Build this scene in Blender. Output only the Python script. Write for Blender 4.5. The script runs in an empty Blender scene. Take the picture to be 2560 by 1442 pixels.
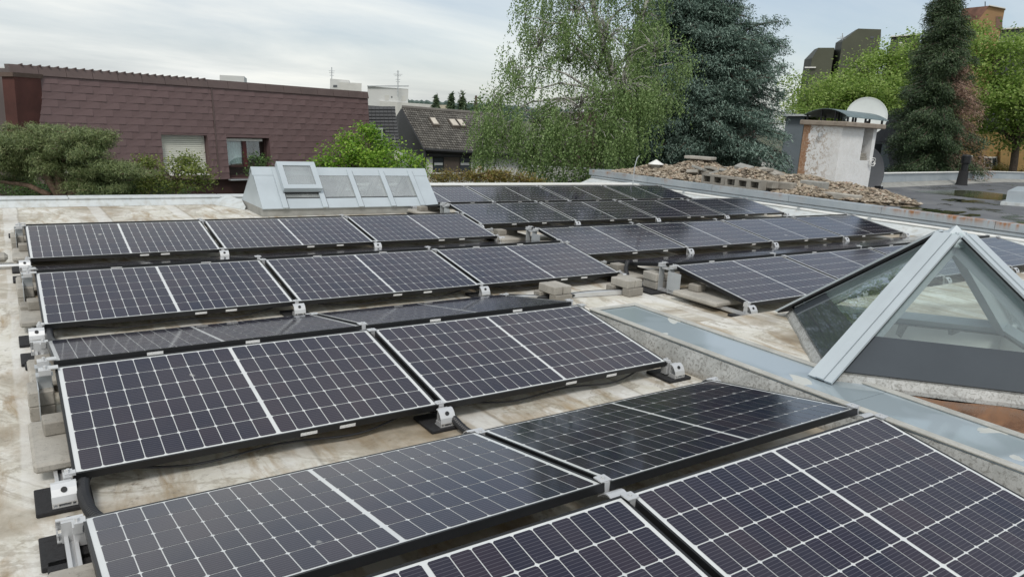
import bpy, math, random
import numpy as np
from mathutils import Vector, Matrix, geometry

random.seed(7)
rng = np.random.default_rng(11)
scene = bpy.context.scene
COL = scene.collection
R = math.radians

# ------------------------------------------------------------------ camera
W, H = 2560.0, 1442.0
CAM_H, YAW, PITCH, ROLL, FOC = 1.579, 0.6065, -0.2269, 0.0582, 1857.32
C0 = np.array([0, 0, CAM_H])
FWD = np.array([math.sin(YAW)*math.cos(PITCH), math.cos(YAW)*math.cos(PITCH), math.sin(PITCH)])
_r = np.array([math.cos(YAW), -math.sin(YAW), 0]); _u = np.cross(_r, FWD)
RT = _r*math.cos(ROLL) + _u*math.sin(ROLL)
UP = -_r*math.sin(ROLL) + _u*math.cos(ROLL)
cam = bpy.data.cameras.new('camera'); camo = bpy.data.objects.new('camera', cam); COL.objects.link(camo)
cam.sensor_fit = 'HORIZONTAL'; cam.sensor_width = 36; cam.lens = 36*FOC/W
cam.clip_start = 0.05; cam.clip_end = 5000
m = Matrix(((RT[0], UP[0], -FWD[0], C0[0]), (RT[1], UP[1], -FWD[1], C0[1]), (RT[2], UP[2], -FWD[2], C0[2]), (0, 0, 0, 1)))
camo.matrix_world = m
scene.camera = camo

def ray(px, py): return FWD + RT*(px-W/2)/FOC - UP*(py-H/2)/FOC
def at(px, py, dep): return C0 + ray(px, py)*dep
def onz(px, py, z):
    d = ray(px, py); return C0 + d*((z-CAM_H)/d[2])
def onplane(px, py, p0, n):
    d = ray(px, py); return C0 + d*(((np.array(p0)-C0)@n)/(d@n))

# ------------------------------------------------------------------ world / sun / exposure
world = bpy.data.worlds.new('World'); scene.world = world; world.use_nodes = True
SUN_EL, SUN_AZ = R(52), R(215)      # azimuth from +Y clockwise: behind and to the left of the camera
def build_world():
    nt = world.node_tree; N = nt.nodes; L = nt.links; N.clear()
    out = N.new('ShaderNodeOutputWorld'); bg = N.new('ShaderNodeBackground'); bg.inputs['Strength'].default_value = 0.1
    sky = N.new('ShaderNodeTexSky'); sky.sky_type = 'NISHITA'; sky.sun_disc = False
    sky.sun_elevation = SUN_EL; sky.sun_rotation = SUN_AZ; sky.dust_density = 1.5; sky.air_density = 1.0
    tc = N.new('ShaderNodeTexCoord'); sep = N.new('ShaderNodeSeparateXYZ'); L.new(tc.outputs['Generated'], sep.inputs[0])
    # cloud sheet: direction projected on a plane overhead
    mx = N.new('ShaderNodeMath'); mx.operation = 'MAXIMUM'; mx.inputs[1].default_value = 0.0; L.new(sep.outputs['Z'], mx.inputs[0])
    ad = N.new('ShaderNodeMath'); ad.operation = 'ADD'; ad.inputs[1].default_value = 0.16; L.new(mx.outputs[0], ad.inputs[0])
    dv = N.new('ShaderNodeVectorMath'); dv.operation = 'DIVIDE'
    cmb = N.new('ShaderNodeCombineXYZ')
    for k in range(3): L.new(ad.outputs[0], cmb.inputs[k])
    L.new(tc.outputs['Generated'], dv.inputs[0]); L.new(cmb.outputs[0], dv.inputs[1])
    mp = N.new('ShaderNodeMapping'); mp.inputs['Scale'].default_value = (0.55, 1.0, 0.0); mp.inputs['Rotation'].default_value = (0, 0, R(35))
    mp.inputs['Location'].default_value = (3.1, 1.7, 0); L.new(dv.outputs[0], mp.inputs[0])
    n1 = N.new('ShaderNodeTexNoise'); n1.inputs['Scale'].default_value = 0.9; n1.inputs['Detail'].default_value = 7; n1.inputs['Roughness'].default_value = 0.55
    n1.inputs['Distortion'].default_value = 0.4
    L.new(mp.outputs[0], n1.inputs['Vector'])
    n2 = N.new('ShaderNodeTexNoise'); n2.inputs['Scale'].default_value = 0.28; n2.inputs['Detail'].default_value = 3; L.new(mp.outputs[0], n2.inputs['Vector'])
    # cover: mostly closed, thinner where the broad noise is low
    cr = N.new('ShaderNodeValToRGB'); cr.color_ramp.elements[0].position = 0.30; cr.color_ramp.elements[1].position = 0.60
    cr.color_ramp.elements[0].color = (0.62,)*3+(1,); cr.color_ramp.elements[1].color = (0.97,)*3+(1,)
    L.new(n1.outputs['Fac'], cr.inputs[0])
    # cloud colour: brighter towards the horizon haze, darker bellies
    cc = N.new('ShaderNodeValToRGB'); e = cc.color_ramp.elements
    e[0].position = 0.32; e[0].color = (5.3, 5.75, 6.2, 1); e[1].position = 0.66; e[1].color = (8.2, 8.3, 7.9, 1)
    L.new(n1.outputs['Fac'], cc.inputs[0])
    dp = N.new('ShaderNodeVectorMath'); dp.operation = 'DOT_PRODUCT'; dp.inputs[1].default_value = (math.sin(R(82)), math.cos(R(82)), 0.0); L.new(tc.outputs['Generated'], dp.inputs[0])
    thin = N.new('ShaderNodeMapRange'); thin.inputs['From Min'].default_value = 0.35; thin.inputs['From Max'].default_value = 1.0; thin.inputs['To Min'].default_value = 1.0; thin.inputs['To Max'].default_value = 0.42
    L.new(dp.outputs['Value'], thin.inputs['Value'])
    cv = N.new('ShaderNodeMath'); cv.operation = 'MULTIPLY'; L.new(cr.outputs[0], cv.inputs[0]); L.new(thin.outputs[0], cv.inputs[1])
    mix = N.new('ShaderNodeMix'); mix.data_type = 'RGBA'
    L.new(cv.outputs[0], mix.inputs[0]); L.new(sky.outputs[0], mix.inputs[6]); L.new(cc.outputs[0], mix.inputs[7])
    L.new(mix.outputs[2], bg.inputs['Color']); L.new(bg.outputs[0], out.inputs[0])
build_world()
sun = bpy.data.lights.new('sun', 'SUN'); sun.energy = 1.4; sun.angle = R(14); sun.color = (1.0, 0.95, 0.88)
suno = bpy.data.objects.new('sun', sun); COL.objects.link(suno)
sd = Vector((math.sin(SUN_AZ)*math.cos(SUN_EL), math.cos(SUN_AZ)*math.cos(SUN_EL), math.sin(SUN_EL)))
suno.rotation_euler = sd.to_track_quat('Z', 'Y').to_euler()
vs = scene.view_settings; vs.view_transform = 'Standard'; vs.look = 'None'; vs.exposure = 0.28; vs.gamma = 1; vs.use_curve_mapping = False
scene.render.engine = 'CYCLES'
scene.cycles.max_bounces = 8; scene.cycles.transparent_max_bounces = 12; scene.cycles.caustics_reflective = False; scene.cycles.caustics_refractive = False

# ------------------------------------------------------------------ material helpers
class NT:
    def __init__(s, name):
        s.m = bpy.data.materials.new(name); s.m.use_nodes = True; s.nt = s.m.node_tree; s.N = s.nt.nodes; s.L = s.nt.links
        s.b = s.N['Principled BSDF']; s.out = s.N['Material Output']
    def node(s, t, **kw):
        n = s.N.new(t)
        for k, v in kw.items(): setattr(n, k, v)
        return n
    def coord(s, kind='Object', scale=(1, 1, 1), loc=(0, 0, 0), rot=(0, 0, 0)):
        if kind == 'World': o = s.node('ShaderNodeNewGeometry').outputs['Position']
        else: o = s.node('ShaderNodeTexCoord').outputs[kind]
        mp = s.node('ShaderNodeMapping'); mp.inputs['Scale'].default_value = scale; mp.inputs['Location'].default_value = loc; mp.inputs['Rotation'].default_value = rot
        s.L.new(o, mp.inputs[0]); return mp.outputs[0]
    def noise(s, vec, scale, detail=4, rough=0.55, dist=0.0):
        n = s.node('ShaderNodeTexNoise'); n.inputs['Scale'].default_value = scale; n.inputs['Detail'].default_value = detail
        n.inputs['Roughness'].default_value = rough; n.inputs['Distortion'].default_value = dist
        if vec is not None: s.L.new(vec, n.inputs['Vector'])
        return n.outputs['Fac']
    def ramp(s, fac, stops):
        r = s.node('ShaderNodeValToRGB'); e = r.color_ramp.elements
        while len(e) < len(stops): e.new(0.5)
        for i, (p, c) in enumerate(stops):
            e[i].position = p; e[i].color = (c, c, c, 1) if isinstance(c, (int, float)) else (*c, 1)
        s.L.new(fac, r.inputs[0]); return r.outputs[0]
    def mix(s, fac, a, b, mode='MIX'):
        n = s.node('ShaderNodeMix', data_type='RGBA', blend_type=mode)
        for i, v in ((0, fac), (6, a), (7, b)):
            if isinstance(v, bpy.types.NodeSocket): s.L.new(v, n.inputs[i])
            elif i == 0: n.inputs[0].default_value = v
            else: n.inputs[i].default_value = (*v, 1) if not isinstance(v, (int, float)) else (v, v, v, 1)
        return n.outputs[2]
    def math(s, op, a, b=0.0):
        n = s.node('ShaderNodeMath', operation=op)
        for i, v in ((0, a), (1, b)):
            if isinstance(v, bpy.types.NodeSocket): s.L.new(v, n.inputs[i])
            else: n.inputs[i].default_value = v
        return n.outputs[0]
    def sep(s, vec):
        n = s.node('ShaderNodeSeparateXYZ'); s.L.new(vec, n.inputs[0]); return n.outputs
    def set(s, **kw):
        for k, v in kw.items():
            k = {'col': 'Base Color', 'rough': 'Roughness', 'metal': 'Metallic', 'ior': 'IOR', 'spec': 'Specular IOR Level'}.get(k, k)
            if isinstance(v, bpy.types.NodeSocket): s.L.new(v, s.b.inputs[k])
            else: s.b.inputs[k].default_value = (*v, 1) if isinstance(v, tuple) and len(v) == 3 else v
        return s
    def bump(s, h, strength=0.3, dist=0.01):
        b = s.node('ShaderNodeBump'); b.inputs['Strength'].default_value = strength; b.inputs['Distance'].default_value = dist
        s.L.new(h, b.inputs['Height']); s.L.new(b.outputs[0], s.b.inputs['Normal']); return s

def plain(name, col, rough=0.6, metal=0.0, var=0.12, scale=6.0, bump=0.0, kind='Object', ior=1.45):
    t = NT(name); v = t.coord(kind)
    n = t.noise(v, scale, 5, 0.6)
    lo = tuple(c*(1-var) for c in col); hi = tuple(min(1, c*(1+var)) for c in col)
    t.set(col=t.ramp(n, [(0.3, lo), (0.7, hi)]), rough=rough, metal=metal, ior=ior)
    if bump: t.bump(t.noise(v, scale*8, 4, 0.6), bump, 0.01)
    return t.m

def mat_membrane():
    t = NT('roof_membrane'); v = t.coord('World')
    big = t.noise(v, 0.9, 7, 0.62, 0.6); mid = t.noise(v, 2.6, 8, 0.68, 0.8); fine = t.noise(v, 28, 6, 0.7)
    strk = t.noise(t.coord('World', (4.0, 0.9, 1)), 1.6, 7, 0.66, 0.5)
    base = t.ramp(mid, [(0.28, (0.47, 0.435, 0.35)), (0.45, (0.60, 0.58, 0.51)), (0.62, (0.71, 0.70, 0.66))])
    st = t.ramp(strk, [(0.50, 0.0), (0.56, 0.35), (0.66, 0.9)])
    c = t.mix(st, base, (0.34, 0.255, 0.155))
    dk = t.ramp(big, [(0.50, 0.0), (0.55, 0.5), (0.68, 0.88)])
    c = t.mix(dk, c, t.ramp(mid, [(0.35, (0.16, 0.12, 0.075)), (0.6, (0.33, 0.255, 0.16))]))
    ring = t.ramp(t.math('ADD', big, t.math('MULTIPLY', t.math('SUBTRACT', fine, .5), .03)), [(0.472, 0.0), (0.488, 0.55), (0.505, 0.0)]); c = t.mix(ring, c, (0.23, 0.185, 0.125))
    grit = t.ramp(t.noise(v, 9, 7, 0.75), [(0.54, 0.0), (0.66, 0.5)]); c = t.mix(grit, c, (0.30, 0.27, 0.21))
    sp = t.ramp(fine, [(0.57, 0.0), (0.68, 0.85)])
    spm = t.math('MULTIPLY', sp, t.ramp(t.noise(v, 3.3, 3), [(0.40, 0.05), (0.65, 0.9)]))
    c = t.mix(spm, c, (0.13, 0.10, 0.08))
    # welded laps of the sheet every 1.06 m run away from the camera as paler bands
    s = t.sep(v); fx = t.math('FRACT', t.math('MULTIPLY', t.math('ADD', s[0], t.math('MULTIPLY', t.noise(v, 1.3, 3), 0.06)), 1/1.06))
    lap = t.ramp(fx, [(0.0, 0.7), (0.13, 0.7), (0.16, 0.0), (0.985, 0.0), (0.995, 0.7)])
    c = t.mix(t.math('MULTIPLY', lap, t.ramp(t.noise(v, 1.7, 4), [(0.35, 0.1), (0.55, 0.8)])), c, (0.70, 0.70, 0.68))
    edge = t.ramp(fx, [(0.135, 0.0), (0.15, 0.55), (0.165, 0.0)])
    c = t.mix(edge, c, (0.22, 0.19, 0.15))
    t.set(col=c, rough=t.ramp(big, [(0.35, 0.75), (0.75, 0.45)]))
    t.bump(fine, 0.35, 0.006); return t.m

def mat_concrete(name, col, pores=True):
    t = NT(name); v = t.coord('World')
    a = t.noise(v, 5, 6, 0.65); b = t.noise(v, 55, 5, 0.7); d = t.noise(v, 140, 3, 0.6)
    c = t.ramp(a, [(0.3, tuple(x*0.72 for x in col)), (0.7, tuple(x*1.12 for x in col))])
    c = t.mix(t.ramp(b, [(0.56, 0.0), (0.70, 0.7)]), c, tuple(x*0.45 for x in col))
    c = t.mix(t.ramp(d, [(0.60, 0.0), (0.72, 0.5)]), c, tuple(min(1, x*1.35) for x in col))
    t.set(col=c, rough=0.85); t.bump(b, 0.5, 0.004); return t.m

def mat_zinc(name='zinc_sheet', rust=0.0):
    t = NT(name); v = t.coord('World'); s = t.sep(v)
    a = t.noise(v, 1.4, 6, 0.6); b = t.noise(v, 18, 4, 0.6)
    c = t.ramp(a, [(0.3, (0.33, 0.38, 0.42)), (0.7, (0.46, 0.50, 0.53))])
    c = t.mix(t.ramp(b, [(0.62, 0.0), (0.74, 0.35)]), c, (0.22, 0.24, 0.25))
    if rust:
        drip = t.noise(t.coord('World', (9, 9, 0.8)), 1.0, 4, 0.6)
        h = t.ramp(t.math('MULTIPLY', t.math('ADD', s[2], -0.14), 8.0), [(0.0, 0.0), (0.55, 0.35), (0.95, 1.0)])
        zone = t.ramp(t.noise(t.coord('World', (0.5, 0.5, 0)), 0.9, 4, 0.6), [(0.46, 0.0), (0.58, 1.0)])
        k = t.math('MULTIPLY', t.math('MULTIPLY', t.ramp(drip, [(0.40, 0.0), (0.62, 1.0)]), h), zone)
        c = t.mix(t.math('MINIMUM', t.math('MULTIPLY', k, 1.6), 0.95), c, (0.36, 0.16, 0.06))
    t.set(col=c, rough=0.45, metal=0.25); t.bump(a, 0.15, 0.01); return t.m

def mat_cell():
    t = NT('silicon_cell'); o = t.coord('Object'); s = t.sep(o); w = t.coord('World')
    fy = t.math('FRACT', t.math('MULTIPLY', t.math('ADD', s[1], 0.00794), 1/0.01588))
    d = t.math('ABSOLUTE', t.math('SUBTRACT', fy, 0.5))
    bus = t.ramp(d, [(0.0, 0.5), (0.04, 0.5), (0.07, 0.0)])
    oi = t.node('ShaderNodeObjectInfo').outputs['Random']
    tint = t.ramp(oi, [(0.0, (0.005, 0.008, 0.026)), (0.5, (0.007, 0.009, 0.028)), (1.0, (0.014, 0.011, 0.027))])
    dust = t.noise(w, 1.1, 5, 0.6); speck = t.noise(w, 90, 3, 0.7)
    c = t.mix(bus, tint, (0.16, 0.16, 0.19))
    c = t.mix(t.ramp(dust, [(0.36, 0.004), (0.70, 0.07)]), c, (0.44, 0.34, 0.28))
    c = t.mix(t.ramp(speck, [(0.66, 0.0), (0.76, 0.13)]), c, (0.5, 0.5, 0.48))
    drop = t.noise(w, 7.0, 2, 0.5); c = t.mix(t.ramp(drop, [(0.76, 0.0), (0.79, 0.55)]), c, (0.55, 0.55, 0.52))
    t.set(col=c, rough=t.ramp(dust, [(0.3, 0.05), (0.75, 0.12)]), ior=1.38); return t.m

def mat_backsheet():
    t = NT('white_backsheet'); w = t.coord('World')
    t.set(col=t.ramp(t.noise(w, 3, 5), [(0.3, (0.58, 0.60, 0.61)), (0.7, (0.68, 0.70, 0.70))]), rough=0.1, ior=1.48); return t.m

def mat_pale_glass():  # clear glass with patchy white mixed in and a strong mirror layer
    t = NT('pale_glass'); tr = t.node('ShaderNodeBsdfTransparent'); tr.inputs[0].default_value = (.93, .96, .95, 1); df = t.node('ShaderNodeBsdfDiffuse'); df.inputs[0].default_value = (.75, .78, .78, 1)
    gl = t.node('ShaderNodeBsdfGlossy'); gl.inputs['Roughness'].default_value = 0.03
    g = t.node('ShaderNodeNewGeometry'); dt = t.node('ShaderNodeVectorMath', operation='DOT_PRODUCT'); t.L.new(g.outputs['Incoming'], dt.inputs[0]); t.L.new(g.outputs['True Normal'], dt.inputs[1])
    c = t.math('SUBTRACT', 1.0, t.math('ABSOLUTE', dt.outputs['Value'])); f = t.math('ADD', 0.20, t.math('MULTIPLY', t.math('POWER', c, 5.0), 0.80))
    m1 = t.node('ShaderNodeMixShader'); t.L.new(t.ramp(t.noise(t.coord('World'), 2.2, 5, .6), [(.3, .18), (.7, .32)]), m1.inputs[0]); t.L.new(tr.outputs[0], m1.inputs[1]); t.L.new(df.outputs[0], m1.inputs[2])
    m2 = t.node('ShaderNodeMixShader'); t.L.new(f, m2.inputs[0]); t.L.new(m1.outputs[0], m2.inputs[1]); t.L.new(gl.outputs[0], m2.inputs[2]); t.L.new(m2.outputs[0], t.out.inputs[0]); return t.m

def mat_leaf(name, cols, trans=0.35, rough=0.55):
    t = NT(name); g = t.node('ShaderNodeNewGeometry')
    rp = g.outputs['Random Per Island']
    n = t.noise(t.coord('World'), 0.9, 3, 0.6)
    f = t.math('ADD', t.math('MULTIPLY', rp, 0.6), t.math('MULTIPLY', n, 0.45))
    c = t.ramp(f, [(0.12+0.72*i/(len(cols)-1), cc) for i, cc in enumerate(cols)])
    t.set(col=c, rough=rough)
    tr = t.node('ShaderNodeBsdfTranslucent'); t.L.new(c, tr.inputs[0])
    mx = t.node('ShaderNodeMixShader'); mx.inputs[0].default_value = trans
    t.L.new(t.b.outputs[0], mx.inputs[1]); t.L.new(tr.outputs[0], mx.inputs[2]); t.L.new(mx.outputs[0], t.out.inputs[0]); return t.m

def mat_glass(name='clear_glass', tint=(0.93, 0.965, 0.955), refl=1.0, rough=0.0):
    t = NT(name)
    tr = t.node('ShaderNodeBsdfTransparent'); tr.inputs[0].default_value = (*tint, 1)
    gl = t.node('ShaderNodeBsdfGlossy'); gl.inputs['Roughness'].default_value = rough; gl.inputs['Color'].default_value = (1, 1, 1, 1)
    g = t.node('ShaderNodeNewGeometry'); dt = t.node('ShaderNodeVectorMath', operation='DOT_PRODUCT'); t.L.new(g.outputs['Incoming'], dt.inputs[0]); t.L.new(g.outputs['True Normal'], dt.inputs[1])
    c = t.math('SUBTRACT', 1.0, t.math('ABSOLUTE', dt.outputs['Value'])); f = t.math('MULTIPLY', t.math('ADD', 0.085, t.math('MULTIPLY', t.math('POWER', c, 5.0), 0.915)), refl)   # the two faces of a thin pane reflect alike
    mx = t.node('ShaderNodeMixShader')
    t.L.new(f, mx.inputs[0]); t.L.new(tr.outputs[0], mx.inputs[1]); t.L.new(gl.outputs[0], mx.inputs[2]); t.L.new(mx.outputs[0], t.out.inputs[0]); return t.m

M = {}
def mats():
    M['membrane'] = mat_membrane()
    M['cell'] = mat_cell(); M['backsheet'] = mat_backsheet()
    M['frame'] = plain('black_anodised', (0.018, 0.019, 0.021), 0.38, 0.3, 0.2, 4)
    M['alu'] = plain('bare_aluminium', (0.66, 0.67, 0.68), 0.42, 0.55, 0.05, 9)
    M['alu_dull'] = plain('dull_aluminium', (0.52, 0.55, 0.57), 0.5, 0.5, 0.08, 7)
    M['rubber'] = plain('black_rubber', (0.022, 0.022, 0.024), 0.85, 0, 0.35, 60, 0.4)
    M['hose'] = plain('black_hose', (0.02, 0.021, 0.024), 0.45, 0, 0.2, 10)
    M['sticker'] = plain('paper_sticker', (0.72, 0.73, 0.73), 0.5, 0, 0.25, 160)
    M['slab'] = mat_concrete('paving_concrete', (0.40, 0.38, 0.34)); M['block'] = mat_concrete('block_concrete', (0.31, 0.29, 0.255))
    M['kerb'] = mat_concrete('kerb_concrete', (0.46, 0.46, 0.43)); M['darkconc'] = mat_concrete('stained_concrete', (0.33, 0.33, 0.31))
    M['zinc'] = mat_zinc(); M['rusty'] = mat_zinc('rusty_zinc', 1.0)
    M['skymetal'] = plain('grey_painted_metal', (0.47, 0.525, 0.56), 0.4, 0.1, 0.06, 3)
    M['skymetal_dk'] = plain('dark_grey_panel', (0.10, 0.115, 0.13), 0.3, 0, 0.1, 3)
    M['gasket'] = plain('black_gasket', (0.015, 0.016, 0.018), 0.6)
    M['glass'] = mat_glass(); M['paleglass'] = mat_pale_glass(); M['winglass'] = plain('window_glass', (0.045, 0.055, 0.065), 0.04, 0, 0.2, 2)
    M['spandrel'] = plain('spandrel_glass', (0.055, 0.065, 0.075), 0.03, 0, 0.1, 2, ior=1.5)
    M['white'] = plain('white_plaster', (0.74, 0.75, 0.73), 0.8, 0, 0.08, 2, 0.1)
    M['whitepaint'] = plain('white_paint', (0.78, 0.78, 0.76), 0.5, 0, 0.05, 4)
    M['greywall'] = plain('pale_grey_render', (0.58, 0.58, 0.55), 0.8, 0, 0.08, 1.2)
    M['bark'] = plain('dark_bark', (0.085, 0.065, 0.05), 0.9, 0, 0.4, 12, 0.6)
    M['pinebark'] = plain('pine_bark', (0.20, 0.135, 0.095), 0.9, 0, 0.45, 14, 0.6)
mats()

# ------------------------------------------------------------------ mesh builder
class MB:
    def __init__(s): s.v = []; s.f = []; s.mi = []; s.cur = 0; s.smooth = False
    def add(s, vs, fs):
        o = len(s.v); s.v += [tuple(float(c) for c in p) for p in vs]; s.f += [tuple(o+i for i in f) for f in fs]; s.mi += [s.cur]*len(fs); return s
    def box(s, lo, hi, rotz=0, piv=None):
        x0, y0, z0 = lo; x1, y1, z1 = hi
        vs = [(x0, y0, z0), (x1, y0, z0), (x1, y1, z0), (x0, y1, z0), (x0, y0, z1), (x1, y0, z1), (x1, y1, z1), (x0, y1, z1)]
        if rotz:
            px, py = piv if piv else ((x0+x1)/2, (y0+y1)/2); c, sn = math.cos(rotz), math.sin(rotz)
            vs = [(px+(x-px)*c-(y-py)*sn, py+(x-px)*sn+(y-py)*c, z) for x, y, z in vs]
        return s.add(vs, [(0, 3, 2, 1), (4, 5, 6, 7), (0, 1, 5, 4), (1, 2, 6, 5), (2, 3, 7, 6), (3, 0, 4, 7)])
    def bevbox(s, lo, hi, b=0.006, rotz=0, piv=None, lean=0):
        # box with chamfered edges: 24 verts
        x0, y0, z0 = lo; x1, y1, z1 = hi
        secs = [(z0, b), (z0+b, 0), (z1-b, 0), (z1, b)]; vs = []
        for z, q in secs:
            c = b
            pts = [(x0+c, y0+q), (x1-c, y0+q), (x1-q, y0+c), (x1-q, y1-c), (x1-c, y1-q), (x0+c, y1-q), (x0+q, y1-c), (x0+q, y0+c)]
            if q: pts = [(x0+b+1e-4, y0+b), (x1-b-1e-4, y0+b), (x1-b, y0+b+1e-4), (x1-b, y1-b-1e-4), (x1-b-1e-4, y1-b), (x0+b+1e-4, y1-b), (x0+b, y1-b-1e-4), (x0+b, y0+b+1e-4)]
            vs += [(x, y, z) for x, y in pts]
        if rotz:
            px, py = piv if piv else ((x0+x1)/2, (y0+y1)/2); c, sn = math.cos(rotz), math.sin(rotz)
            vs = [(px+(x-px)*c-(y-py)*sn, py+(x-px)*sn+(y-py)*c, z) for x, y, z in vs]
        fs = [tuple(range(7, -1, -1)), tuple(range(24, 32))]
        for k in range(3):
            for i in range(8): fs.append((k*8+i, k*8+(i+1) % 8, (k+1)*8+(i+1) % 8, (k+1)*8+i))
        return s.add(vs, fs)
    def obox(s, p0, p1, w, h, up=(0, 0, 1), off=0.0):
        # beam from p0 to p1, width w across, height h along up, its top face off above the line
        p0 = Vector(p0); p1 = Vector(p1); d = (p1-p0).normalized(); u = Vector(up); sd_ = d.cross(u).normalized(); u = sd_.cross(d).normalized()
        vs = []
        for p in (p0, p1):
            for a, b in ((-1, 0), (1, 0), (1, 1), (-1, 1)): vs.append(p + sd_*(a*w/2) + u*(off-h+b*h))
        return s.add(vs, [(0, 1, 2, 3), (7, 6, 5, 4), (0, 4, 5, 1), (1, 5, 6, 2), (2, 6, 7, 3), (3, 7, 4, 0)])
    def tube(s, pts, rad, n=8, cap=True):
        pts = [Vector(p) for p in pts]; k = len(pts); rads = rad if isinstance(rad, (list, tuple)) else [rad]*k
        o = len(s.v); prev = None; vs = []
        for i, p in enumerate(pts):
            d = (pts[min(i+1, k-1)]-pts[max(i-1, 0)]).normalized()
            a = d.cross(Vector((0, 0, 1)) if abs(d.z) < 0.95 else Vector((1, 0, 0))).normalized() if prev is None else (prev - d*prev.dot(d)).normalized()
            prev = a; b = d.cross(a)
            for j in range(n): t = 2*math.pi*j/n; vs.append(p + (a*math.cos(t)+b*math.sin(t))*rads[i])
        fs = [(i*n+j, i*n+(j+1) % n, (i+1)*n+(j+1) % n, (i+1)*n+j) for i in range(k-1) for j in range(n)]
        if cap: fs += [tuple(range(n-1, -1, -1)), tuple(range((k-1)*n, k*n))]
        return s.add(vs, fs)
    def lathe(s, c, prof, n=20, axis=None):
        c = Vector(c); ax = Vector(axis).normalized() if axis is not None else Vector((0, 0, 1))
        a = ax.cross(Vector((0, 1, 0)) if abs(ax.y) < 0.9 else Vector((1, 0, 0))).normalized(); b = ax.cross(a)
        vs = [c + ax*z + (a*math.cos(2*math.pi*j/n)+b*math.sin(2*math.pi*j/n))*max(r, 1e-4) for r, z in prof for j in range(n)]
        fs = [(i*n+j, i*n+(j+1) % n, (i+1)*n+(j+1) % n, (i+1)*n+j) for i in range(len(prof)-1) for j in range(n)]
        return s.add(vs, fs)
    def prism(s, poly, vec):
        # polygon (3-d points) extruded by vec
        n = len(poly); v = Vector(vec); vs = [Vector(p) for p in poly] + [Vector(p)+v for p in poly]
        return s.add(vs, [tuple(range(n-1, -1, -1)), tuple(range(n, 2*n))] + [(i, (i+1) % n, n+(i+1) % n, n+i) for i in range(n)])
    def quad(s, a, b, c, d): return s.add([a, b, c, d], [(0, 1, 2, 3)])
    def mesh(s, name, mats_, org=(0, 0, 0)):
        me = bpy.data.meshes.new(name); o = np.array(org)
        me.from_pydata([tuple(np.array(p)-o) for p in s.v], [], s.f)
        for m_ in (mats_ if isinstance(mats_, (list, tuple)) else [mats_]): me.materials.append(m_)
        if any(s.mi): me.polygons.foreach_set('material_index', s.mi)
        if s.smooth:
            me.polygons.foreach_set('use_smooth', [True]*len(me.polygons))
        me.validate(); me.update(); return me
    def build(s, name, mats_, parent=None, org=None):
        if org is None: org = tuple(parent['_org']) if parent is not None and '_org' in parent else (0, 0, 0)
        ob = bpy.data.objects.new(name, s.mesh(name, mats_, org)); COL.objects.link(ob)
        if parent is not None: ob.parent = parent; ob['_org'] = org
        else: ob.location = org; ob['_org'] = org
        return ob
ORGS = []
def thing(name, loc, label, cat, group=None):
    o = bpy.data.objects.new(name, None); COL.objects.link(o); o.location = tuple(float(c) for c in loc); o.empty_display_size = 0.1
    o['label'] = label; o['category'] = cat; o['_org'] = tuple(float(c) for c in loc)
    if group: o['group'] = group
    return o
def tag(o, label, cat, group=None):
    o['label'] = label; o['category'] = cat
    if group: o['group'] = group
    return o
def kind(o, k): o['kind'] = k; return o
def flat(name, pts, mat, z):
    mb = MB(); mb.add([(p[0], p[1], z) for p in pts], [tuple(range(len(pts)))]); return mb.build(name, mat)

ZR = -0.12          # roof sheet
ZG = -3.6           # garden ground

# ================================================================== LARGE STRUCTURE
TILT = 0.1683; PW, PL, GX = 0.9965, 1.755, 0.0312
CW, HZ = PW*math.cos(TILT), PW*math.sin(TILT); GR, GV = 0.1011, 0.3948; PITCHY = 2*CW+GR+GV
LX, LY = 0.1463, 0.927
RX = [5.6481, 5.6836, 5.7549, 5.7549]; RY, RZ = 4.2536, 0.0193

# pyramid skylight frame
PYL, PYF = onz(1982, 768, .115), onz(2078, 923, .115)
PYC = (PYL+PYF)/2 + np.array([-(PYF-PYL)[1], (PYF-PYL)[0], 0])/2; PYA = PYC + np.array([0, 0, .875])
PYR, PYB = 2*PYC-PYL, 2*PYC-PYF
SKX0, SKX1, SKY0, SKY1, SKYR = 3.22, 6.24, 11.40, 12.52, 11.96

def wx(y): return 13.42 + (15.8-y)*0.087      # the step up to the neighbouring roof

def build_ground():
    t = NT('garden_ground'); v = t.coord('World')
    n = t.noise(v, 0.35, 6, 0.6); f = t.noise(v, 4, 5, 0.7)
    c = t.mix(t.ramp(n, [(0.45, 0.0), (0.55, 1.0)]), t.ramp(f, [(0.3, (0.035, 0.06, 0.02)), (0.7, (0.07, 0.10, 0.035))]), (0.10, 0.085, 0.065))
    t.set(col=c, rough=0.95)
    kind(flat('ground', [(-1500, -600), (2500, -600), (2500, 2600), (-1500, 2600)], t.m, ZG), 'structure')
build_ground()

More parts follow.
